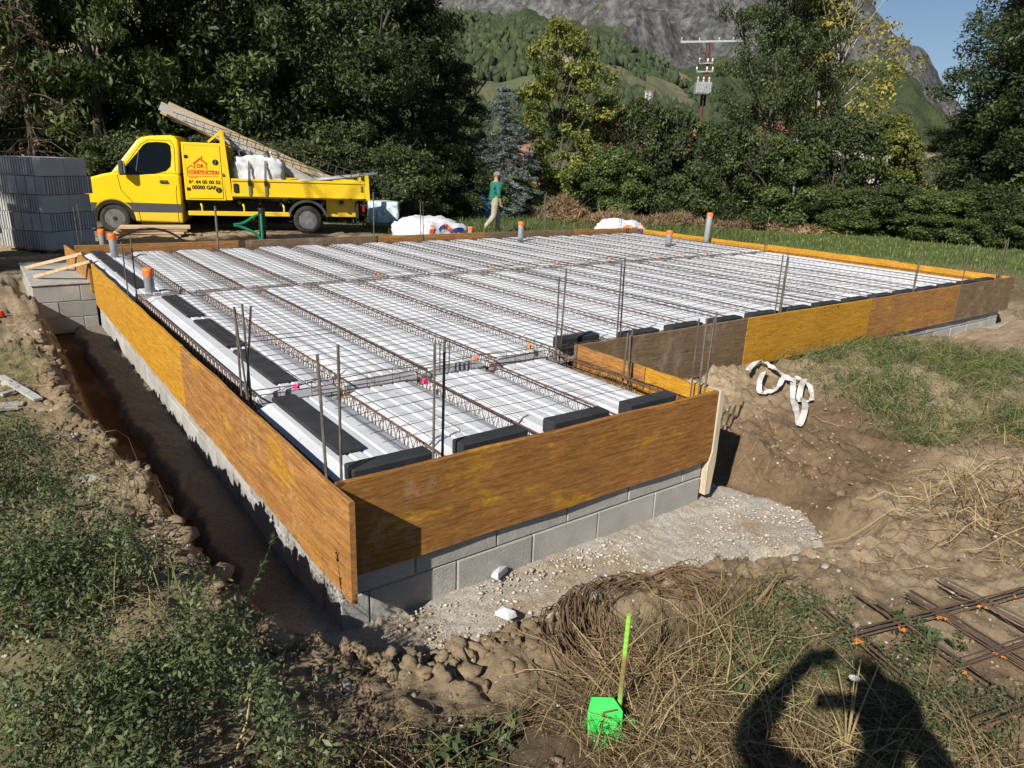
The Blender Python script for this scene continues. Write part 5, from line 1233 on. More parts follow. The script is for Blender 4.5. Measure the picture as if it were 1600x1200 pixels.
# ------------------------------------------------------------------ things beyond the far boards
def bag_at(px, py_top, y, w_, d_, label, seed, prints):
    pt = at(px, py_top, 1, y); z0 = gz(pt.x, y) ; e = empty('bulk_bag', (pt.x, y, z0), rnd.uniform(-.2, .2)); tag(e, label, 'bag')
    me = soft_box((-w_/2, -d_/2, 0), (w_/2, d_/2, pt.z - z0), seed, 16, .17, .75); me.materials.append(M['white_plastic']); link('sack', me, e)
    dg = bpy.context.evaluated_depsgraph_get()
    # flat prints that follow the sack's surface
    from mathutils.bvhtree import BVHTree
    bt = BVHTree.FromPolygons([v.co for v in me.vertices], [tuple(p.vertices) for p in me.polygons])
    for (x0, z0_, x1, z1, wd, mt) in prints:
        z0_ = (pt.z - z0) * (.56 + z0_ * 1.05); z1 = (pt.z - z0) * (.56 + z1 * 1.05); wd *= 1.4
        b = MB(); N = 14; v = []
        for k in range(N + 1):
            t = k / N; x = x0 + (x1 - x0) * t; z = z0_ + (z1 - z0_) * t + .05 * math.sin(t * 3.1)
            for s in (-1, 1):
                nx_, nz_ = -(z1 - z0_), (x1 - x0); l = math.hypot(nx_, nz_); h = bt.ray_cast(Vector((x + nx_ / l * wd * s, -3, z + nz_ / l * wd * s)), Vector((0, 1, 0)))
                if h[0] is None: h = (Vector((x, -d_ * .3, z)),)
                v.append((h[0].x, h[0].y - .015, h[0].z))
        b.add(v, [(2*k, 2*k+2, 2*k+3, 2*k+1) for k in range(N)]); b.build('print', M[mt], e)
M['print_orange'] = plain('orange_print', (.75, .12, .02), .6); M['print_blue'] = plain('blue_print', (.02, .06, .28), .6); M['print_yellow'] = plain('yellow_print', (.75, .45, .03), .6)
bag_at(670, 344, 10.6, 1.3, 1.0, 'big white bulk bag with orange and blue print behind the far boards', 5, [(-.32, .05, -.24, .34, .03, 'print_orange'), (.05, .35, .30, .06, .035, 'print_orange'), (.2, .12, .55, .2, .03, 'print_blue'), (.3, .04, .5, .06, .02, 'print_yellow'), (-.1, .22, .15, .30, .018, 'print_blue')])
bag_at(970, 346, 10.4, 1.05, .9, 'small white sack with orange print at the far right corner', 9, [(-.45, .12, -.10, .30, .03, 'print_orange'), (.22, .30, .45, .08, .05, 'print_orange'), (-.28, .05, -.15, .22, .03, 'print_yellow'), (.0, .08, .18, .2, .018, 'print_blue')])
p = at(600, 352, 2, -.63); e = empty('wrapped_pallet', p, -.5); tag(e, 'pallet of goods in pale blue and white plastic wrap behind the truck tail', 'pallet load')
M['wrap'] = noisy('plastic_wrap', [(.35, (.20, .34, .44)), (.55, (.62, .68, .70)), (.75, (.82, .83, .82))], 9, .25, .8, .02, fine=25, spec=.6)
me = soft_box((-.45, -.4, .1), (.45, .4, .72), 4, 10, .05, .12); me.materials.append(M['wrap']); link('wrapped_goods', me, e); MB().box((-.5, -.42, 0), (.5, .42, .1), .01).build('pallet', M['old_wood'], e)
p = at(645, 344, 2, -.63); e = empty('excavator_bucket', p, -.35); tag(e, 'dark worn excavator buckets attachment standing by the tree row', 'bucket')
for k, (x0, hh) in enumerate(((-.75, .95), (-.1, 1.0), (.5, .8))):
    b = MB(); prof = [(-.30, .05), (-.36, .35), (-.25, hh), (.02, hh * 1.02), (.12, hh * .8), (.34, .30), (.30, .05), (.0, 0)]
    b.prism(prof, 0, .5); o = b.build('bucket', M['steel_dark'], e, loc=(x0, -.2, 0), rot=(0, 0, .2 * k))
    for q in range(4): MB().hexa([(.28, .03 + q * .13, .02), (.48, .05 + q * .13, 0), (.48, .07 + q * .13, 0), (.28, .09 + q * .13, .02), (.28, .03 + q * .13, .07), (.48, .05 + q * .13, .02), (.48, .07 + q * .13, .02), (.28, .09 + q * .13, .07)]).build('tooth', M['rim'], o)
p = at(757, 340, 2, -.66); e = empty('blue_sack', p, -.5); tag(e, 'blue and white sack lying in the grass behind the man', 'sack')
me = soft_box((-.3, -.15, .0), (.35, .15, .75), 6, 8, .08, .3); me.materials.append(plain('blue_plastic', (.012, .075, .30), .4)); link('sack', me, e); me = soft_box((-.5, -.15, .0), (-.2, .12, .38), 8, 8, .08, .3); me.materials.append(M['white_plastic']); link('white_end', me, e)
# boards piled by the truck's front wheel
p = at(232, 368, 2, -.6)
for k in range(4):
    e = empty('timber_board', (p.x + .05 * k, p.y - .04 * k, gz(p.x, p.y) + .06 * k), TYAW + .05 * k - .04); tag(e, ['bottom', 'second', 'third', 'top'][k] + ' board of the small pile before the truck front wheel', 'board', 'boards piled by the truck wheel')
    MB().box((-.75, -.25, 0), (.75, .25, .055), .006).build('board', M['pale_wood' if k % 2 else 'old_wood'], e)
# ------------------------------------------------------------------ soil clods, pebbles, cobbles
bm = bmesh.new(); bmesh.ops.create_icosphere(bm, subdivisions=2, radius=1); iv2 = np.array([v.co for v in bm.verts]); it2 = np.array([[v.index for v in f.verts] for f in bm.faces]); bm.free()
def lumps(x, y, size, mat, name, sink=.3, rough=.22, squash=.75, hi=True, tint=None, stretch=.3, z=None):
    n = len(x); V0, F0 = (iv2, it2) if hi else (iv, it); z = ground(x, y) if z is None else z
    k = rng.normal(size=(n, 4, 3)); dis = np.zeros((n, len(V0)))
    for q in range(4): dis += np.sin((V0 @ k[:, q].T).T * (1.5 + q * 1.3) + rng.random((n, 1)) * 6) * rough / (1 + q * .5)
    if mat == 'soil': dis += .12 * rng.normal(size=dis.shape)
    ax = np.stack([1 + stretch * rng.normal(size=n), 1 + stretch * rng.normal(size=n), np.full(n, squash)], -1).clip(.5, 1.7)
    a = rng.random(n) * 6.283; ca_, sa_ = np.cos(a)[:, None], np.sin(a)[:, None]
    P_ = V0[None] * (1 + dis[..., None]) * ax[:, None] * size[:, None, None]
    X0 = P_[..., 0] * ca_ - P_[..., 1] * sa_; Y0 = P_[..., 0] * sa_ + P_[..., 1] * ca_
    V = np.stack([X0 + x[:, None], Y0 + y[:, None], P_[..., 2] + (z + size * (.5 - sink))[:, None]], -1).reshape(-1, 3)
    Q = (F0[None] + (np.arange(n) * len(V0))[:, None, None]).reshape(-1, 3)
    return np_mesh(name, V, Q, M[mat], np.repeat(rng.random(n), len(F0)) if tint is None else tint, smooth=mat != 'soil')
def along_line(pts, n, spread):
    pts = np.array(pts); t = rng.random(n) * (len(pts) - 1); i = t.astype(int); f = (t - i)[:, None]; p = pts[i] * (1 - f) + pts[i + 1] * f
    p = p + rng.normal(size=(n, 2)) * spread; return p[:, 0], p[:, 1]
def clod_mat():
    m, t, b = new_mat('soil_clod'); a = t.nodes.new('ShaderNodeAttribute'); a.attribute_name = 'tint'; v = coords(t, jitter=False); f = noise(t, v, 40, 6, .7)
    c = ramp(t, a.outputs['Fac'], [(0, (.17, .115, .070)), (.5, (.26, .185, .115)), (1, (.36, .27, .18))]); c = mix(t, .7, c, mix(t, 1, c, ramp(t, f, [(.3, (.5, .48, .45)), (.7, (1.35, 1.32, 1.3))]), 'MULTIPLY'))
    t.links.new(c, b.inputs['Base Color']); b.inputs['Roughness'].default_value = .97; b.inputs['Specular IOR Level'].default_value = .1; bump(t, b, f, .9, .012); return m
M['clod'] = clod_mat()
def peb_mat():
    m, t, b = new_mat('pebble'); a = t.nodes.new('ShaderNodeAttribute'); a.attribute_name = 'tint'
    t.links.new(ramp(t, a.outputs['Fac'], [(0, (.20, .15, .10)), (.45, (.33, .27, .20)), (.85, (.42, .37, .31)), (1, (.60, .57, .52))]), b.inputs['Base Color']); b.inputs['Roughness'].default_value = .85; return m
M['pebble'] = peb_mat()
CR_F = [(-.42, -.30), (-.22, -.60), (.05, -.72), (.35, -.74), (.6, -.74), (.85, -.66), (1.1, -.68), (1.4, -.90)]
CR_L = [(-.42, -.30), (-.60, .3), (-.70, .9), (-.72, 1.6), (-.72, 2.6), (-.78, 3.8), (-.9, 5.2)]
x1, y1 = along_line(CR_F, 420, .07); x2, y2 = along_line(CR_L, 420, .09); x3 = 3.0 + rng.random(160) * 2.6; y3 = -1.0 + rng.random(160) * 1.9; x4 = -1.3 + rng.random(120) * 3; y4 = -2.2 + rng.random(120) * 1.4
X_ = np.concatenate([x1, x2, x3, x4]); Y_ = np.concatenate([y1, y2, y3, y4]); n = len(X_)
sz_ = .007 + .030 * rng.random(n) ** 2.6; sz_[840:] *= .6
k = sdist(X_, Y_, DIG) > .12; o = link('soil_clods', lumps(X_[k], Y_[k], sz_[k], 'soil', 'soil_clods', .45, .42, .8)); tag(o, 'crumbly brown soil clods along the rim of the trench', 'soil', kind='stuff')
bx = [(.02, -.66, .075), (.14, -.70, .06), (.30, -.72, .095), (.46, -.73, .07), (.58, -.72, .08), (-.16, -.58, .10), (-.24, -.66, .08), (.70, -.72, .055), (.82, -.74, .06), (.95, -.82, .05), (-.62, .55, .09), (-.68, .95, .07), (-.60, .20, .08), (-.72, 1.5, .08), (-.66, 1.25, .06)]
for i, (x, y, s) in enumerate(bx):
    me = lumps(np.array([x]), np.array([y]), np.array([min(.045, s * .58)]), 'soil', 'soil_lump', .62, .34, .85); o = link('soil_lump', me); tag(o, ['brown soil lump on the front trench rim, ', 'brown soil lump on the left bank, '][i >= 10] + '%s' % ORD[i if i < 10 else i - 10] + ' from the corner', 'soil lump', 'soil lumps on the trench rim')
n = 13000; X_ = -1.4 + rng.random(n) * 6.4; Y_ = -2.3 + rng.random(n) * 4.4; k = (sdist(X_, Y_, DIG) > .10) & ~((X_ > 2.6) & (Y_ > 1.25)) & (rng.random(n) < sstep(.36, .62, fbm(X_, Y_, 2.0, 3, 95))); X_, Y_ = X_[k], Y_[k]
o = link('soil_crumbs', lumps(X_, Y_, .003 + .011 * rng.random(len(X_)) ** 3, 'soil', 'soil_crumbs', .3, .3, .8, False)); tag(o, 'fine crumbs of dry soil strewn over the bare ground', 'soil', kind='stuff')
n = 4200; X_ = -1.4 + rng.random(n) * 6.6; Y_ = -2.3 + rng.random(n) * 4.6; k = sdist(X_, Y_, DIG) > .15
k &= ~((X_ > 2.6) & (Y_ > 1.25)); X_, Y_ = X_[k], Y_[k]; s = .0025 + .013 * rng.random(len(X_)) ** 5
o = link('pebbles', lumps(X_, Y_, s, 'pebble', 'pebbles', .35, .12, .6, False)); tag(o, 'small pale pebbles scattered over the bare soil', 'pebbles', kind='stuff')
n = 5200; X_ = -.15 + rng.random(n) * 3.25; Y_ = -.80 + rng.random(n) * .80; k = (sdist(X_, Y_, [(-.12,-.28),(.4,-.42),(.8,-.40),(1.2,-.45),(1.7,-.54),(2.3,-.64),(2.9,-.78),(3.1,-.5),(3.0,-.05),(-.1,-.0)]) < -.01) & (rng.random(n) < sstep(.35, .6, fbm(X_, Y_, 3, 3, 97))); X_, Y_ = X_[k], Y_[k]
o = link('concrete_grit', lumps(X_, Y_, .003 + .009 * rng.random(len(X_)) ** 3, 'pebble', 'concrete_grit', .1, .2, .7, False, np.repeat(.55 + .4 * rng.random(len(X_)), 20), .3, np.full(len(X_), -.786))); tag(o, 'loose grit on the rough concrete by the front wall', 'grit', kind='stuff')
COB = [(45, 688, -.12, .060, 'rounded grey cobble on the left bank among the weeds'), (145, 750, -.15, .045, 'tan cobble on the inner side of the left bank'), (233, 885, -.2, .036, 'round tan cobble above the lower left weeds'), (212, 912, -.2, .040, 'flat tan cobble beside the lower left weeds'),
       (920, 928, -.42, .050, 'oval grey cobble in the soil below the root tangle'), (868, 962, -.45, .036, 'pale upright cobble in the soil left of the green stake'), (540, 1070, -.38, .034, 'flat tan cobble below the soil ridge'), (448, 1138, -.34, .020, 'white pebble stone lying near the bottom left clods'),
       (374, 1112, -.3, .026, 'white grey stone in the shade near the bottom'), (1337, 980, -.5, .036, 'round stone beside the lying bar grid'), (1450, 655, -.5, .05, 'tan stone at the foot of the cut weeds on the mound'), (1243, 876, -.58, .030, 'flat tan stone on the bare soil right of the root tangle'), (1290, 888, -.58, .024, 'small pale stone on the bare soil at the right'), (12, 605, -.1, .045, 'grey stone at the left picture edge by the sticks'), (118, 668, -.1, .030, 'pale small stone on the left bank')]
for px, py, z, s, lab in COB:
    p = at(px, py, 2, z); p = at(px, py, 2, gz(p.x, p.y) + .01); me = lumps(np.array([p.x]), np.array([p.y]), np.array([s]), 'stone', 'cobble', .30, .07, .7, True, None, .25); tag(link('cobble', me), lab, 'stone', 'cobbles on the bare soil')
# ------------------------------------------------------------------ straw, weeds
def strands(x, y, L, w_, mat, name, ang=None, lift=.05, curve=.4, tint=(0, 1), seg=5, base=0.0):
    n = len(x); a = rng.random(n) * 6.283 if ang is None else ang; z0 = None
    P_ = []; aa = a.copy(); px_, py_ = x.copy(), y.copy(); cv = rng.normal(size=n) * curve
    lf = rng.random(n) * lift; up = rng.normal(size=n) * .12
    for k in range(seg + 1):
        t = k / seg; zt = ground(px_, py_, k % 2 == 0) + base + lf * (.35 + np.sin(math.pi * min(1, t + .12))) + up * L * t * .5 * (up > 0) + .006
        P_.append(np.stack([px_, py_, zt], -1)); aa = aa + cv / seg; px_ = px_ + np.cos(aa) * L / seg; py_ = py_ + np.sin(aa) * L / seg
    P_ = np.stack(P_, 1); d = np.stack([-np.sin(a), np.cos(a), rng.normal(size=n) * .6], -1); d /= np.linalg.norm(d, axis=1)[:, None]
    taper = np.linspace(1, .45, seg + 1)[None, :, None]; s = d[:, None] * (w_ * (.6 + .8 * rng.random(n)))[:, None, None] * .5 * taper
    s2 = np.stack([np.zeros(n), np.zeros(n), w_ * .5 * np.ones(n)], -1)[:, None] * taper
    V = np.stack([P_ - s, P_ + s2, P_ + s], 2).reshape(-1, 3)
    kk = np.arange(n)[:, None, None] * (seg + 1) * 3 + np.arange(seg)[None, :, None] * 3
    q = np.concatenate([kk + np.array([0, 1, 4, 3]), kk + np.array([1, 2, 5, 4])], -1).reshape(-1, 4)
    tv = np.repeat(tint[0] + (tint[1] - tint[0]) * rng.random(n), seg * 2)
    return np_mesh(name, V, q, M[mat], tv)
def region(n, x0, x1, y0, y1, dens=None, rim=.30):
    x = x0 + rng.random(n) * (x1 - x0); y = y0 + rng.random(n) * (y1 - y0); k = sdist(x, y, DIG) > rim
    if dens is not None: k &= rng.random(n) < dens(x, y)
    return x[k], y[k]
x, y = region(8000, -.75, 1.75, -2.4, -.72, lambda x, y: sstep(.30, .55, fbm(x, y, 2.2, 3, 71)) * sstep(-1.0, -1.22, y + .0 * x) * sstep(1.55, 1.0, x + .3 * (y + 1.5)))
o = link('dry_straw', strands(x, y, .08 + .30 * rng.random(len(x)) ** 1.5, .0027, 'straw', 'dry_straw', None, .06, .5, (0, .9))); tag(o, 'tangled dry straw stalks covering the ground in the foreground', 'straw', kind='stuff')
x, y = region(1500, -.6, 1.5, -2.4, -1.05, lambda x, y: sstep(.4, .6, fbm(x, y, 1.7, 3, 72)))
o = link('long_straw', strands(x, y, .35 + .40 * rng.random(len(x)), .0031, 'straw', 'long_straw', .5 + rng.normal(size=len(x)) * .55, .09, .35, (.35, 1), 7)); tag(o, 'long pale straw stems lying across the foreground', 'straw', kind='stuff')
x, y = region(2600, 2.4, 6.4, -1.7, .9, lambda x, y: sstep(.44, .60, fbm(x, y, 1.5, 3, 73)), .1)
x_, y_ = region(900, -1.3, -.5, -1, 6, lambda x, y: sstep(.45, .6, fbm(x, y, 1.5, 3, 73)), .25); x = np.concatenate([x, x_]); y = np.concatenate([y, y_])
o = link('scattered_twigs', strands(x, y, .08 + .28 * rng.random(len(x)), .0035, 'brush', 'scattered_twigs', None, .04, .9)); tag(o, 'thin dry twigs and roots scattered on the soil', 'twigs', kind='stuff')
# root tangle on the rim of the trench
c0 = at(965, 905, 2, -.40); e = empty('root_tangle', (c0.x, c0.y, gz(c0.x, c0.y))); tag(e, 'tangle of brown roots and dry stems heaped on the trench rim', 'roots')
b = MB()
for k in range(420):
    a0 = rnd.uniform(-.5, 3.5); R_ = rnd.uniform(.22, .40); dl = rnd.uniform(.3, 1.0); pts = []
    cx, cy = rnd.gauss(0, .06), rnd.gauss(-.20, .05)
    for q in range(6):
        a = a0 + dl * q / 5; xx = cx + math.cos(a) * R_ * 1.15; yy = cy + math.sin(a) * R_; pts.append((xx, yy, gz2 if False else (float(0.0))))
    hz_ = rnd.random() * .06
    gl = ground(np.array([c0.x + p_[0] for p_ in pts]), np.array([c0.y + p_[1] for p_ in pts])) - e.location.z
    b.tube([(p_[0], p_[1], float(g_) + hz_ * math.sin(.5 + i_ * .5) + .012) for i_, (p_, g_) in enumerate(zip(pts, gl))], rnd.uniform(.0014, .0028), 4, False)
me = b.mesh('roots', M['brush']); a = me.attributes.new('tint', 'FLOAT', 'FACE'); a.data.foreach_set('value', np.repeat(rng.random(420) * .6, 20).astype(np.float32)); tag(link('roots', me, e), kind='stuff')
def leafmass(name, x, y, h, per, size, mat, label, aspect=2.0, zoff=0.0, cat='weeds', rad=.05):
    z = ground(x, y); n = len(x); hh = h * (.25 + .75 * rng.random(n)); c = np.stack([x, y, z + hh + zoff], -1); r_ = np.stack([np.full(n, rad), np.full(n, rad), hh * .7 + .02], -1)
    v, q, t = leaf_cloud(c, r_, per, size, .5, aspect); o = link(name, np_mesh(name, v, q, M[mat], t)); tag(o, label, cat, kind='stuff')
dw = lambda x, y: sstep(.50, .60, fbm(x, y, 2.1, 4, 81) + .10 * sstep(-.85, -1.10, x) - .16 * sstep(.9, 1.8, y) + .05 * sstep(-.2, -.8, y))
x, y = region(2400, -2.1, -.88, -1.6, 2.2, dw, .56); leafmass('bank_weeds', x, y, .17, 36, .0068, 'leaf_weed', 'low leafy green weeds covering the left bank', 1.9)
x, y = region(1100, -1.3, -.55, -1.35, .35, lambda x, y: sstep(.48, .56, fbm(x, y, 2.6, 3, 87)), .52); leafmass('bank_herbs', x, y, .22, 36, .0085, 'leaf_weed', 'taller leafy herbs in the lower left corner', 2.6)
x, y = region(520, -.3, 1.9, -2.3, -1.15, lambda x, y: sstep(.52, .60, fbm(x, y, 2.3, 3, 83)), .4); x2_, y2_ = region(420, .95, 1.75, -2.2, -1.25, None, .4); x = np.concatenate([x, x2_]); y = np.concatenate([y, y2_]); leafmass('straw_weeds', x, y, .06, 26, .009, 'leaf_weed', 'small green weeds growing between the straw', 3.2)
x, y = region(2200, -2.1, -.70, -1.8, 3.4, lambda x, y: sstep(.38, .55, fbm(x, y, 1.4, 3, 88)), .36); o = link('bank_grass', strands(x, y, .10 + .2 * rng.random(len(x)), .0042, 'grass_blade', 'bank_grass', None, .16, .8)); tag(o, 'thin grass blades among the weeds on the left bank', 'grass', kind='stuff')
dm = lambda x, y: .12 + .88 * sstep(.34, .52, fbm(x, y, 1.8, 3, 84)) * sstep(.25, -.25, sdist(x, y, [(4.9, .8), (5.6, 1.15), (7.7, 1.1), (7.9, -.3), (5.2, -1.3), (4.65, -.5)]) + (fbm(x, y, 2.2, 3, 89) - .5) * .5)
x, y = region(9500, 4.4, 8.4, -1.5, 1.20, dm, .05); x, y = x[dm(x, y) > .2], y[dm(x, y) > .2]; o = link('mown_weeds', strands(x, y, .12 + .30 * rng.random(len(x)), .0045, 'grass_blade', 'mown_weeds', None, .11, .8, (.05, 1))); tag(o, 'heap of cut green weeds in front of the yellow right hand board', 'weeds', kind='stuff')
x, y = region(2000, 4.4, 8.2, -1.4, 1.15, dm, .05); x, y = x[dm(x, y) > .3], y[dm(x, y) > .3]; leafmass('mown_leaves', x, y, .10, 26, .009, 'leaf_weed', 'leafy cut stems on the mound before the right hand boards', 2.4)
x, y = region(1500, 3.2, 6.5, -2.6, -1.0, lambda x, y: sstep(.42, .55, fbm(x, y, 1.2, 3, 85)), .05); o = link('edge_straw', strands(x, y, .2 + .4 * rng.random(len(x)), .005, 'straw', 'edge_straw', None, .20, .7)); tag(o, 'dry grass stems at the right picture edge', 'straw', kind='stuff')
x, y = region(2500, 9.5, 16, -3, 3.0, lambda x, y: sstep(.45, .6, fbm(x, y, .8, 3, 86)) * (x > 11.8), .3); o = link('field_weeds', strands(x, y, .12 + .25 * rng.random(len(x)), .012, 'grass_blade', 'field_weeds', None, .12, .8, (.3, 1))); tag(o, 'sparse dry weeds on the soil past the right end of the slab', 'weeds', kind='stuff')
# single plants
def weed_plant(pts, label, nl, ls, mat='leaf_weed', thick=.004, name='weed_plant'):
    e = empty(name, pts[0]); tag(e, label, 'plant'); o = Vector(pts[0]); pp = bez([Vector(p) - o for p in pts], 6)
    b = MB(); b.tube(pp, [thick * (1 - .7 * i / len(pp)) for i in range(len(pp))], 5); b.build('stem', M['grass_blade'], e)
    k = len(pp); ci = np.array([pp[rnd.randrange(k // 5, k)] for _ in range(nl)]); v, q, t = leaf_cloud(ci, np.full((nl, 3), ls * 1.6), 3, ls, .4, 2.6); tag(link('leaves', np_mesh('leaves', v, q, M[mat], t), e), kind='stuff')
def vp(px, py, d): r_ = Vector(ray(px, py)).normalized(); return Vector(CAM) + r_ * d
g0 = at(232, 1185, 2, -.2); g0.z = gz(g0.x, g0.y)
weed_plant([g0, vp(290, 1085, 2.75), vp(335, 1010, 2.85), vp(385, 935, 2.95), vp(412, 880, 3.0), vp(428, 835, 3.02)], 'tall leaning green weed stem crossing the trench corner', 46, .011)
g1 = at(300, 1080, 2, -.25); g1.z = gz(g1.x, g1.y)
weed_plant([g1, vp(320, 990, 2.85), vp(345, 955, 2.9), vp(390, 945, 2.95)], 'shorter weed stem beside the tall leaning one', 24, .012)
g2 = at(372, 1195, 2, -.3); g2.z = gz(g2.x, g2.y); b = MB(); b.tube([g2, vp(385, 1130, 2.35), vp(392, 1085, 2.4)], [.004, .0035, .003], 6); tag(b.build('yellow_stalk', M['straw']), 'single bright yellow straw stalk standing near the bottom edge', 'stalk')
me = bpy.data.objects['yellow_stalk'].data; a = me.attributes.new('tint', 'FLOAT', 'FACE'); a.data.foreach_set('value', np.full(len(me.polygons), .95, np.float32))
g3_ = at(1318, 1190, 2, -.45); g3_.z = gz(g3_.x, g3_.y)
e = empty('dry_flower_plant', g3_); tag(e, 'dry branching flower stalk with a small white daisy in the shadow', 'plant'); b = MB()
tops = []
for dx, dy, h in ((.02, .03, .30), (-.06, .05, .36), (.10, .0, .33), (.16, .08, .28), (-.02, .12, .24)):
    b.tube(bez([(0, 0, 0), (dx * .3, dy * .3, h * .5), (dx, dy, h)], 5), [.0032] * 6 + [.0022] * 5, 5); tops.append((dx, dy, h))
b.mesh; o = b.build('stalks', M['straw'], e)
a = o.data.attributes.new('tint', 'FLOAT', 'FACE'); a.data.foreach_set('value', np.full(len(o.data.polygons), .8, np.float32))
b = MB(); q = Vector(tops[0])
for k in range(12):
    a = k * 6.283 / 12; d = Vector((math.cos(a), math.sin(a), .15)); s = Vector((-d.y, d.x, 0)) * .003; b.add([q + d * .004 - s, q + d * .004 + s, q + d * .017 + s * .8, q + d * .017 - s * .8], [(0, 1, 2, 3)])
b.build('petals', M['white_plastic'], e); b = MB(); b.lathe([(.001, .004), (.005, .003), (.006, 0)], q, 8); b.build('disc', M['print_yellow'], e)
for px, py, z, lab in ((755, 1130, -.36, 'dark green leafy weed in the straw left of the green stake'), (700, 1165, -.34, 'dark green leafy weed near the bottom centre'), (1180, 1050, -.46, 'silvery green weed left of the photographer shadow'), (1440, 1005, -.5, 'grey green weed tuft beside the lying bar grid'), (1165, 1080, -.46, 'broad leafed weed at the edge of the shadow')):
    p = at(px, py, 2, z); p.z = gz(p.x, p.y); e = empty('leafy_weed', p); tag(e, lab, 'plant')
    n = 40; c = rng.normal(size=(n, 3)) * np.array([.06, .06, .02]) + np.array([0, 0, .05]); v, q, t = leaf_cloud(c, np.full((n, 3), .02), 7, .018, .6, 2.8); link('leaves', np_mesh('leaves', v, q, M['leaf_weed'], t), e)
    b = MB()
    for k in range(5): b.tube([(0, 0, -.01), (rnd.uniform(-.06, .06), rnd.uniform(-.06, .06), .07)], .002, 4)
    tag(b.build('stems', M['grass_blade'], e), kind='stuff')
# ------------------------------------------------------------------ marker stake with fluorescent flag
p = at(968, 1098, 2, -.40); p.z = gz(p.x, p.y)
M['fluo'] = noisy('fluorescent_green', g3((.025, .46, .06), (.05, .60, .10)), 14, .5, .3, .004)
def stake_mat():
    m, t, b = new_mat('painted_bar'); sp = t.nodes.new('ShaderNodeSeparateXYZ'); tcx = t.nodes.new('ShaderNodeTexCoord'); t.links.new(tcx.outputs['Object'], sp.inputs[0])
    n = noise(t, tcx.outputs['Object'], 30, 4, .7); ad = t.nodes.new('ShaderNodeMath'); ad.operation = 'MULTIPLY_ADD'; ad.inputs[1].default_value = .12; t.links.new(n, ad.inputs[0]); t.links.new(sp.outputs['Z'], ad.inputs[2])
    c = ramp(t, ad.outputs[0], [(.16, (.22, .42, .08)), (.22, (.20, .16, .06)), (.30, (.22, .15, .06)), (.36, (.24, .50, .06))]); t.links.new(c, b.inputs['Base Color']); b.inputs['Roughness'].default_value = .6; return m
M['stakepaint'] = stake_mat()
e = empty('marker_stake', p); tag(e, 'green painted rebar stake standing in the foreground straw', 'stake')
b = MB(); N = 40; b.tube([(.018 * k / N, .012 * k / N, -.06 + .49 * k / N) for k in range(N + 1)], [.0085 * (1.0 if k % 2 else 1.12) for k in range(N + 1)], 8); b.build('bar', M['stakepaint'], e)
q = at(945, 1112, 2, -.40); q.z = gz(q.x, q.y); e = empty('green_marker', q); tag(e, 'fluorescent green sprayed scrap lying at the foot of the stake', 'marker')
fr = Vector((RM[0, 0], RM[1, 0], 0)).normalized(); aw = Vector((-fr.y, fr.x, 0))
def loc(u_, v_, w_): return fr * u_ + aw * v_ + Vector((0, 0, w_))
b = MB(); b.add([loc(-.055, -.02, .0), loc(.060, -.015, -.005), loc(.064, .01, .075), loc(.03, .03, .115), loc(-.045, .025, .118), loc(-.058, .002, .07), loc(-.05, .07, -.02), loc(.05, .07, -.02), loc(.045, .08, .07), loc(-.04, .08, .075)],
   [(0, 1, 2, 5), (5, 2, 3, 4), (1, 7, 8, 2), (2, 8, 3), (3, 8, 9, 4), (4, 9, 5), (5, 9, 6, 0), (6, 9, 8, 7), (0, 6, 7, 1)]); b.build('scrap', M['fluo'], e)
b = MB(); b.bar(loc(-.012, -.020, .0), loc(-.002, .004, .075), .006, .004); b.bar(loc(-.004, .004, .073), loc(.045, .009, .083), .006, .004); b.build('crease_mark', M['rust'], e)
x = q.x + rng.normal(size=36) * .045; y = q.y - .02 + rng.normal(size=36) * .03; o = link('painted_straw', strands(x, y, .03 + .05 * rng.random(36), .004, 'fluo', 'painted_straw', None, .05, .5)); tag(o, 'straw sprayed fluorescent green around the marker', 'straw', kind='stuff')
# ------------------------------------------------------------------ grid of bars lying on the ground at lower right
e = empty('bar_grid', (2.1, -1.9, -.5)); tag(e, 'stack of rusty reinforcing grids lying on the ground, lower right', 'rebar grid')
def bundle(px0, py0, px1, py1, n, dz=.0, ext=.0, sp=.011):
    p = at(px0, py0, 2, -.50); q = at(px1, py1, 2, -.50); q = q + (q - p) * ext
    d = (q - p).normalized(); s = Vector((-d.y, d.x, 0))
    for k in range(n):
        o_ = s * (k - n / 2) * sp + Vector((0, 0, dz + rnd.uniform(0, .02))); b = MB(); sh = d * rnd.uniform(-.05, .05); pts = []
        for t in (0, .25, .5, .75, 1):
            c = p.lerp(q, t) + o_ + sh + s * rnd.uniform(-.003, .003); c.z = -.50 + o_.z + max(0, gz(c.x, c.y) + .50 - .02) * .6 + .012; pts.append(c - Vector((2.1, -1.9, -.5)))
        b.tube(pts, .0034, 5); b.build('bar', M['wire' if k % 3 else 'rust'], e)
for a_ in ((1290, 1015, 1620, 930, 5), (1480, 1062, 1640, 1005, 5), (1530, 1145, 1660, 1095, 5)): bundle(*a_, dz=.035)
for a_ in ((1292, 965, 1480, 1130, 5, .02, 1.0), (1352, 945, 1560, 1095, 6, .02, .6), (1412, 932, 1600, 1050, 6, .02, .4), (1470, 918, 1640, 1005, 6, .02, .3)): bundle(*a_)
b = MB()
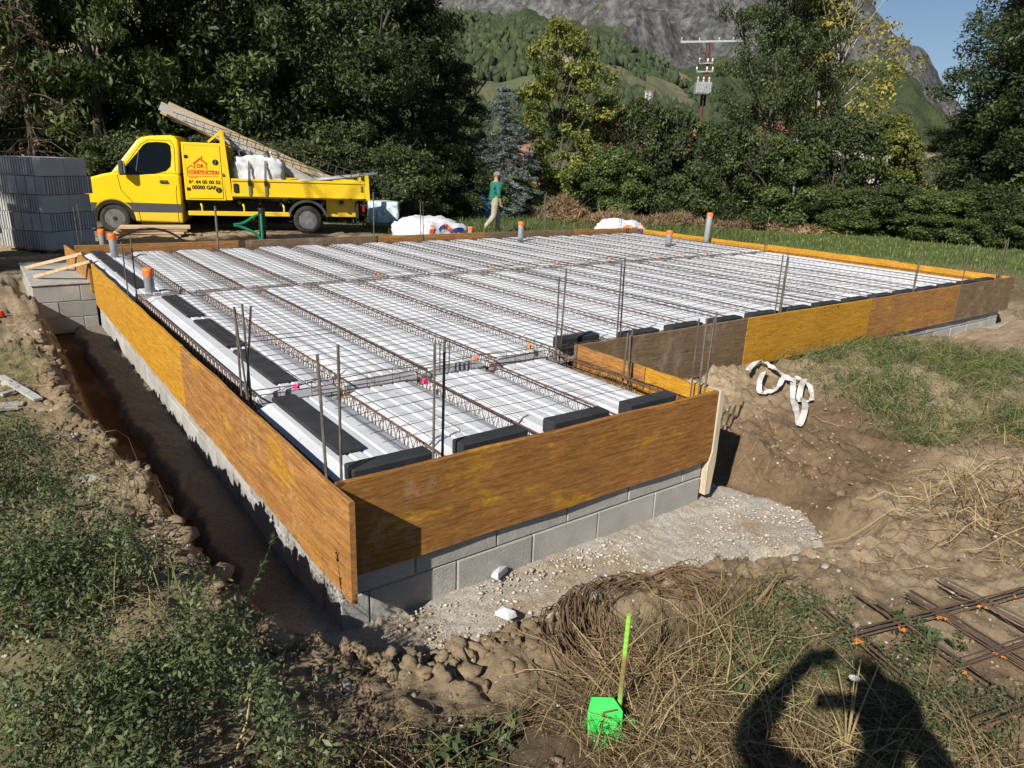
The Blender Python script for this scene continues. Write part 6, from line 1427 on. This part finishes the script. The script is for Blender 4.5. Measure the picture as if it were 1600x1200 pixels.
for px, py in ((1338, 1000), (1405, 982), (1412, 985), (1468, 966), (1478, 968), (1530, 948), (1540, 950), (1585, 932), (1495, 1048), (1508, 1052), (1555, 1022), (1568, 1028), (1345, 1004), (1335, 1006)):
    c = at(px, py, 2, -.45) - Vector((2.1, -1.9, -.5))
    for k in range(5):
        d = Vector((rnd.uniform(-1, 1), rnd.uniform(-1, 1), rnd.uniform(-.2, .6))) * .020; b.tube([c - d * .5, c + d * .2 + Vector((0, 0, .006)), c + d * .6], .0022, 4)
M['tie'] = plain('orange_tie_wire', (.42, .15, .025), .6); tag(b.build('ties', M['tie'], e), kind='stuff')
# dark rods lying along the right boards
for k in range(6):
    p = at(1185 + 6 * k, 560 - k * 1.5, 2, -.44); q = at(1300 + 9 * k, 542 - 1.2 * k, 2, -.44); b = MB(); p.z = gz(p.x, p.y) + .03 + .01 * k; q.z = gz(q.x, q.y) + .05 + .01 * k
    o = empty('steel_rod', p); b.tube([(0, 0, 0), tuple((q - p) * .5 + Vector((0, 0, .01))), tuple(q - p)], .010, 6); b.build('bar', M['steel_dark' if k % 2 else 'rebar'], o); tag(o, 'steel rod lying by the grey and yellow right hand boards, %s from the front' % ORD[k], 'rod', 'rods lying by the right hand boards')
# ------------------------------------------------------------------ white lifting slings on the mound
def on_ground(px, py, lift):
    p = at(px, py, 2, -.45)
    for _ in range(12): p = at(px, py, 2, gz(p.x, p.y) + lift)
    return p
def ribbon(path, w_, e, name):
    pts = bez([(*on_ground(px, py, l).xy, l + .012) for px, py, l in path], 6); gl = ground(np.array([p.x for p in pts]), np.array([p.y for p in pts]))
    gs = [max(gl[max(0, i - 2):i + 3]) for i in range(len(pts))]; pts = [Vector((p.x, p.y, p.z + g_)) for p, g_ in zip(pts, gs)]; o = e.location; b = MB(); v = []; N = len(pts)
    for i, p in enumerate(pts):
        d = (pts[min(i + 1, N - 1)] - pts[max(i - 1, 0)]); d.z = 0; d.normalize(); s = Vector((-d.y, d.x, .5 * math.sin(i * .7))).normalized() * w_ / 2
        v += [p - s - o, p + s - o, p + s - o + Vector((0, 0, .005)), p - s - o + Vector((0, 0, .005))]
    f = [(4*i+k, 4*i+4+k, 4*i+4+(k+1)%4, 4*i+(k+1)%4) for i in range(N - 1) for k in range(4)] + [(3, 2, 1, 0), (4*N-4, 4*N-3, 4*N-2, 4*N-1)]
    b.add(v, f); b.build(name, M['sling'], e)
M['sling'] = noisy('dirty_white_webbing', g3((.42, .40, .36), (.62, .61, .58)), 9, .85, .4, .004, fine=150)
e = empty('lifting_sling', on_ground(1200, 595, .01)); tag(e, 'white webbing sling lying in loops on the mound, left one', 'sling', 'slings on the mound')
ribbon([(1167, 588, .02), (1182, 581, .03), (1205, 580, .04), (1225, 588, .05), (1238, 598, .04), (1246, 602, .03)], .045, e, 'top_strap')
ribbon([(1196, 586, .03), (1187, 600, .02), (1186, 614, .01), (1196, 618, .01), (1212, 610, .02), (1226, 596, .04)], .045, e, 'loop')
e = empty('lifting_sling', on_ground(1248, 630, .01)); tag(e, 'white webbing sling with a long hanging loop on the mound, right one', 'sling', 'slings on the mound')
ribbon([(1238, 594, .04), (1238, 618, .02), (1242, 642, .01), (1249, 656, .015), (1256, 650, .02), (1254, 632, .03), (1250, 612, .04), (1257, 592, .05)], .05, e, 'long_loop')
ribbon([(1240, 600, .05), (1254, 602, .05), (1266, 614, .03), (1268, 626, .02), (1258, 631, .02), (1248, 628, .03)], .042, e, 'side_loop')
# foam scraps
for px, py, z, s, rz, lab in ((780, 897, -.76, .075, .6, 'white foam scrap lying on the rough concrete by the block wall'), (790, 962, -.74, .055, 1.9, 'white foam scrap at the edge of the concrete by the soil')):
    p = at(px, py, 2, z); b = MB(); b.add([(-s, -.02, 0), (s * .8, -.03, 0), (s, .02, 0), (-s * .7, .03, 0), (-s * .9, -.015, .03), (s * .6, -.025, .035), (s * .85, .015, .02), (-s * .6, .02, .028), (0, .0, .045)], [(3, 2, 1, 0), (0, 1, 5, 4), (1, 2, 6, 5), (2, 3, 7, 6), (3, 0, 4, 7), (4, 5, 8), (5, 6, 8), (6, 7, 8), (7, 4, 8)])
    tag(b.build('foam_scrap', M['foam'], loc=p, rot=(0, .15, rz)), lab, 'foam scrap', 'foam scraps')
# sticks and a red scrap on the left bank
for px0, py0, px1, py1, w_, lab in ((0, 588, 60, 624, .05, 'pale broken lath on the left bank, crossing another'), (0, 617, 42, 604, .04, 'grey lath crossing the pale one on the left bank'), (0, 632, 38, 630, .04, 'pale stick on the left bank, below the crossed laths'), (-10, 640, 28, 637, .03, 'lowest pale stick on the left bank')):
    p = on_ground(px0, py0, .02); q = on_ground(px1, py1, .02); o = empty('lath', p); tag(o, lab, 'lath', 'laths on the left bank'); b = MB(); b.bar((0, 0, 0), tuple(q - p), w_, .014); b.build('strip', M['plank_grey'], o)
p = on_ground(3, 492, .03); e = empty('red_scrap', p); tag(e, 'small red plastic scrap at the left picture edge', 'scrap'); me = soft_box((-.05, -.03, -.02), (.015, .03, .035), 2, 4, .2, .5); me.materials.append(M['red']); link('scrap', me, e)
# ------------------------------------------------------------------ people
def skin_mesh(name, joints, edges, mats, sub=2, roots=()):
    names = list(joints); me = bpy.data.meshes.new(name); me.from_pydata([joints[k][0] for k in names], [(names.index(a), names.index(b)) for a, b in edges], [])
    o = bpy.data.objects.new(name, me); COL.objects.link(o); o.modifiers.new('skin', 'SKIN')
    for i, k in enumerate(names):
        r_ = joints[k][1]; sv = me.skin_vertices[0].data[i]; sv.radius = r_ if isinstance(r_, tuple) else (r_, r_); sv.use_root = (i == 0) or k in roots
    m = o.modifiers.new('sub', 'SUBSURF'); m.levels = sub; m.render_levels = sub
    dg = bpy.context.evaluated_depsgraph_get(); ev = bpy.data.meshes.new_from_object(o.evaluated_get(dg)); bpy.data.objects.remove(o)
    for q in mats: ev.materials.append(q)
    ev.polygons.foreach_set('use_smooth', [True] * len(ev.polygons)); ev.name = name; return ev
M['skin'] = plain('skin', (.40, .22, .14), .55); M['hair'] = plain('dark_hair', (.03, .022, .016), .7)
M['sweater'] = noisy('green_sweater', g3((.012, .135, .10), (.022, .20, .15)), 9, .9, .4, .006, fine=90)
M['trousers'] = noisy('beige_trousers', g3((.30, .265, .20), (.44, .40, .31)), 7, .9, .5, .01, fine=40)
M['cap'] = noisy('grey_cap', g3((.13, .128, .115), (.22, .215, .20)), 9, .9, .3, .004); M['shoe'] = noisy('brown_shoes', g3((.07, .05, .035), (.16, .12, .08)), 9, .8, .3, .004)
def person(loc, rz, label, J, cloth_top, cloth_leg, capm, H=1.0):
    e = empty('person', loc, rz); e.scale = (H, H, H); tag(e, label, 'person')
    V = lambda k: Vector(J[k])
    body = {'pelvis': (J['pelvis'], (.12, .10)), 'spine': (J['spine'], (.13, .10)), 'chest': (J['chest'], (.15, .11)), 'neck': (J['neck'], .052), 'skull': (J['skull'], (.098, .112)), 'crown': (J['crown'], (.085, .095))}
    ed = [('pelvis', 'spine'), ('spine', 'chest'), ('chest', 'neck'), ('neck', 'skull'), ('skull', 'crown')]
    for s in 'LR':
        body.update({'sh' + s: (J['sh' + s], .062), 'el' + s: (J['el' + s], .042), 'wr' + s: (J['wr' + s], (.030, .024)), 'ha' + s: (J['ha' + s], (.038, .018)),
                     'hip' + s: (J['hip' + s], .088), 'kn' + s: (J['kn' + s], .058), 'an' + s: (J['an' + s], .040), 'to' + s: (J['to' + s], (.042, .03))})
        ed += [('chest', 'sh' + s), ('sh' + s, 'el' + s), ('el' + s, 'wr' + s), ('wr' + s, 'ha' + s), ('pelvis', 'hip' + s), ('hip' + s, 'kn' + s), ('kn' + s, 'an' + s), ('an' + s, 'to' + s)]
        w0, h0 = V('wr' + s), V('ha' + s); d = (h0 - w0).normalized(); sd_ = Vector(J.get('palm' + s, (0, 1, 0))); sd_ = (sd_ - d * sd_.dot(d)).normalized(); n_ = d.cross(sd_)
        for k, (o_, L) in enumerate(((-.027, .070), (-.009, .080), (.009, .075), (.027, .058))):
            b0 = h0 + sd_ * o_ - d * .01; m_ = h0 + sd_ * o_ * 1.1 + d * L * .5 + n_ * .006; t_ = h0 + sd_ * o_ * 1.1 + d * L * .85 + n_ * .022
            body.update({'f%d0' % k + s: (b0, .0095), 'f%d1' % k + s: (m_, .0088), 'f%d2' % k + s: (t_, .0075)}); ed += [('ha' + s, 'f%d0' % k + s), ('f%d0' % k + s, 'f%d1' % k + s), ('f%d1' % k + s, 'f%d2' % k + s)]
        t0 = w0.lerp(h0, .6) - sd_ * .03; t1 = t0 - sd_ * .022 + d * .03 + n_ * .01; t2 = t1 + d * .03 + n_ * .012
        body.update({'t0' + s: (t0, .011), 't1' + s: (t1, .0095), 't2' + s: (t2, .008)}); ed += [('wr' + s, 't0' + s), ('t0' + s, 't1' + s), ('t1' + s, 't2' + s)]
    bo = link('body', skin_mesh('body', body, ed, [M['skin']], 1), e)
    # face
    hd = V('skull'); f = Vector(J['face']).normalized(); sdv_ = Vector((0, 0, 1)).cross(f).normalized()
    b = MB(); b.add([hd + f * .078 + Vector((0, 0, .03)), hd + f * .088 + sdv_ * .018 - Vector((0, 0, .022)), hd + f * .112 - Vector((0, 0, .018)), hd + f * .088 - sdv_ * .018 - Vector((0, 0, .022)), hd + f * .085 - Vector((0, 0, .035))], [(0, 1, 2), (0, 2, 3), (1, 4, 2), (2, 4, 3)]); b.build('nose', M['skin'], e)
    for s in (-1, 1):
        b = MB(); c = hd + sdv_ * s * .082 - f * .008; b.lathe([(.005, -.03), (.018, -.018), (.022, .01), (.014, .028), (.004, .033)], c, 8); b.build('ear', M['skin'], e)
        b = MB(); c = hd + f * .082 + sdv_ * s * .032 + Vector((0, 0, .018)); b.lathe([(.003, -.008), (.010, 0), (.003, .008)], c, 8); b.build('eye', M['black'], e)
    b = MB(); b.bar(hd + f * .088 - sdv_ * .024 - Vector((0, 0, .052)), hd + f * .088 + sdv_ * .024 - Vector((0, 0, .052)), .008, .010); b.build('mouth', M['red'], e)
    bd = MB(); bd.lathe([(.012, -.115), (.045, -.10), (.072, -.06), (.080, -.03), (.078, -.005)], hd + f * .012, 14); link('beard', bd.mesh('beard', M['hair'], True), e)
    # sweater, trousers, shoes, cap
    tp_ = {'hem': (V('pelvis') - Vector((0, 0, .05)), (.185, .15)), 'pelvis': (V('pelvis') + Vector((0, 0, .05)), (.185, .15)), 'spine': (J['spine'], (.185, .145)), 'chest': (V('chest') - Vector((0, 0, .01)), (.195, .145)), 'neck': (V('neck') - Vector((0, 0, .05)), .075)}
    te = [('hem', 'pelvis'), ('pelvis', 'spine'), ('spine', 'chest'), ('chest', 'neck')]
    for s in 'LR':
        fore = V('el' + s).lerp(V('wr' + s), .55)
        tp_.update({'sh' + s: (J['sh' + s], .088), 'el' + s: (J['el' + s], .066), 'fo' + s: (fore, .052)}); te += [('chest', 'sh' + s), ('sh' + s, 'el' + s), ('el' + s, 'fo' + s)]
    link('sweater', skin_mesh('sweater', tp_, te, [cloth_top], 2), e)
    tr = {}; te = []
    for s in 'LR':
        tr.update({'wa' + s: (V('hip' + s) * .6 + V('pelvis') * .4 + Vector((0, 0, .10)), .13), 'hip' + s: (J['hip' + s], .128), 'kn' + s: (J['kn' + s], .092), 'mid' + s: (V('kn' + s).lerp(V('an' + s), .5), .078), 'an' + s: (V('an' + s) + Vector((0, 0, .03)), .070)}); te += [('wa' + s, 'hip' + s), ('hip' + s, 'kn' + s), ('kn' + s, 'mid' + s), ('mid' + s, 'an' + s)]
    link('trousers', skin_mesh('trousers', tr, te, [cloth_leg], 2, ('waL', 'waR')), e)
    for s in 'LR':
        sh = {'h': (V('an' + s) - (V('to' + s) - V('an' + s)) * .25 - Vector((0, 0, .03)), .045), 'a': (V('an' + s) - Vector((0, 0, .02)), .055), 'm': (V('an' + s).lerp(V('to' + s), .6), (.05, .042)), 't': (J['to' + s], (.05, .034))}
        link('shoe', skin_mesh('shoe', sh, [('a', 'h'), ('a', 'm'), ('m', 't')], [M['shoe']], 2), e)
    cb = MB(); cb.lathe([(.108, .012), (.112, .04), (.105, .08), (.080, .115), (.045, .135), (.008, .142)], hd - f * .006, 18); c_ = link('cap', cb.mesh('cap', capm, True), e)
    b = MB(); b.hexa([hd + f * .06 - sdv_ * .07 + Vector((0, 0, .045)), hd + f * .165 - sdv_ * .05 + Vector((0, 0, .03)), hd + f * .165 + sdv_ * .05 + Vector((0, 0, .03)), hd + f * .06 + sdv_ * .07 + Vector((0, 0, .045)), hd + f * .06 - sdv_ * .07 + Vector((0, 0, .055)), hd + f * .165 - sdv_ * .05 + Vector((0, 0, .038)), hd + f * .165 + sdv_ * .05 + Vector((0, 0, .038)), hd + f * .06 + sdv_ * .07 + Vector((0, 0, .055))]); b.build('visor', capm, c_)
    return e
# the man walking beyond the slab: x is forward, y to his left
JW = {'pelvis': (0, 0, .93), 'spine': (.015, 0, 1.12), 'chest': (.03, 0, 1.34), 'neck': (.045, 0, 1.50), 'skull': (.075, 0, 1.605), 'crown': (.065, 0, 1.67), 'face': (.94, -.30, -.12),
      'shL': (.02, .185, 1.40), 'elL': (.05, .235, 1.13), 'wrL': (.15, .225, .92), 'haL': (.18, .22, .84), 'palmL': (1, 0, 0),
      'shR': (.02, -.185, 1.40), 'elR': (.0, -.245, 1.13), 'wrR': (.07, -.25, .90), 'haR': (.09, -.245, .82), 'palmR': (1, 0, 0),
      'hipL': (.02, .09, .90), 'knL': (.17, .09, .50), 'anL': (.20, .09, .085), 'toL': (.34, .09, .035),
      'hipR': (-.01, -.09, .90), 'knR': (-.05, -.09, .49), 'anR': (-.34, -.09, .15), 'toR': (-.24, -.09, .035)}
mp_ = at(771, 366, 2, -.70); fwd = Vector((RM[0, 0], RM[1, 0], 0)).normalized() * .86 + Vector((RM[0, 2], RM[1, 2], 0)).normalized() * .5
person((mp_.x, mp_.y, gz(mp_.x, mp_.y)), math.atan2(fwd.y, fwd.x), 'man in green sweater, beige trousers and grey cap walking beyond the slab', JW, M['sweater'], M['trousers'], M['cap'], 1.0)
# the photographer, standing behind the camera; his shadow falls into the picture
fc = Vector((RM[0, 2], RM[1, 2], 0)).normalized(); base = Vector(CAM) - fc * .38; bz = gz(base.x, base.y); hc = CAM[2] - bz
ez = hc / 1.52
JP = {'pelvis': (-.02, 0, .95), 'spine': (-.02, 0, 1.15), 'chest': (0, 0, 1.38), 'neck': (.02, 0, 1.56), 'skull': (.05, -.02, 1.69), 'crown': (.04, -.02, 1.77), 'face': (1, 0, -.15),
      'shL': (0, .19, 1.43), 'elL': (.14, .37, 1.52), 'wrL': (.30, .15, 1.72), 'haL': (.31, .10, 1.73), 'palmL': (0, 0, 1),
      'shR': (0, -.19, 1.43), 'elR': (.16, -.29, 1.36), 'wrR': (.30, -.15, 1.64), 'haR': (.31, -.10, 1.68), 'palmR': (0, 0, 1),
      'hipL': (0, .1, .92), 'knL': (.03, .12, .50), 'anL': (0, .13, .09), 'toL': (.14, .14, .035), 'hipR': (0, -.1, .92), 'knR': (.03, -.12, .50), 'anR': (0, -.13, .09), 'toR': (.14, -.14, .035)}
ph = person((base.x, base.y, bz), math.atan2(fc.y, fc.x), 'person in dark clothes holding up a phone, standing at the near edge of the site', JP, plain('dark_jacket', (.04, .045, .05), .9), plain('dark_trousers', (.03, .035, .05), .9), M['chassis'], ez)
e = empty('phone', Vector(CAM) - fc * .045, math.atan2(fc.y, fc.x)); tag(e, 'phone held up in both hands by the person at the near edge', 'phone'); MB().box((-.005, -.078, -.037), (.004, .078, .037), .003).build('case', M['chassis'], e); MB().box((-.0075, -.074, -.034), (-.0055, .074, .034)).build('screen', M['glass'], e)
# ------------------------------------------------------------------ thin mountain air
m = bpy.data.materials.new('haze_air'); m.use_nodes = True; t = m.node_tree; t.nodes.clear()
o_ = t.nodes.new('ShaderNodeOutputMaterial'); pv = t.nodes.new('ShaderNodeVolumePrincipled')
pv.inputs['Color'].default_value = (.72, .86, 1.0, 1); pv.inputs['Density'].default_value = 0.00002; pv.inputs['Anisotropy'].default_value = .25
t.links.new(pv.outputs[0], o_.inputs['Volume'])
hb_ = MB().box((-11000, -3500, -60), (11000, 13500, 1180)).build('haze', m); tag(hb_, kind='stuff'); hb_['label'] = 'thin pale blue haze in the mountain air'; hb_['category'] = 'haze'
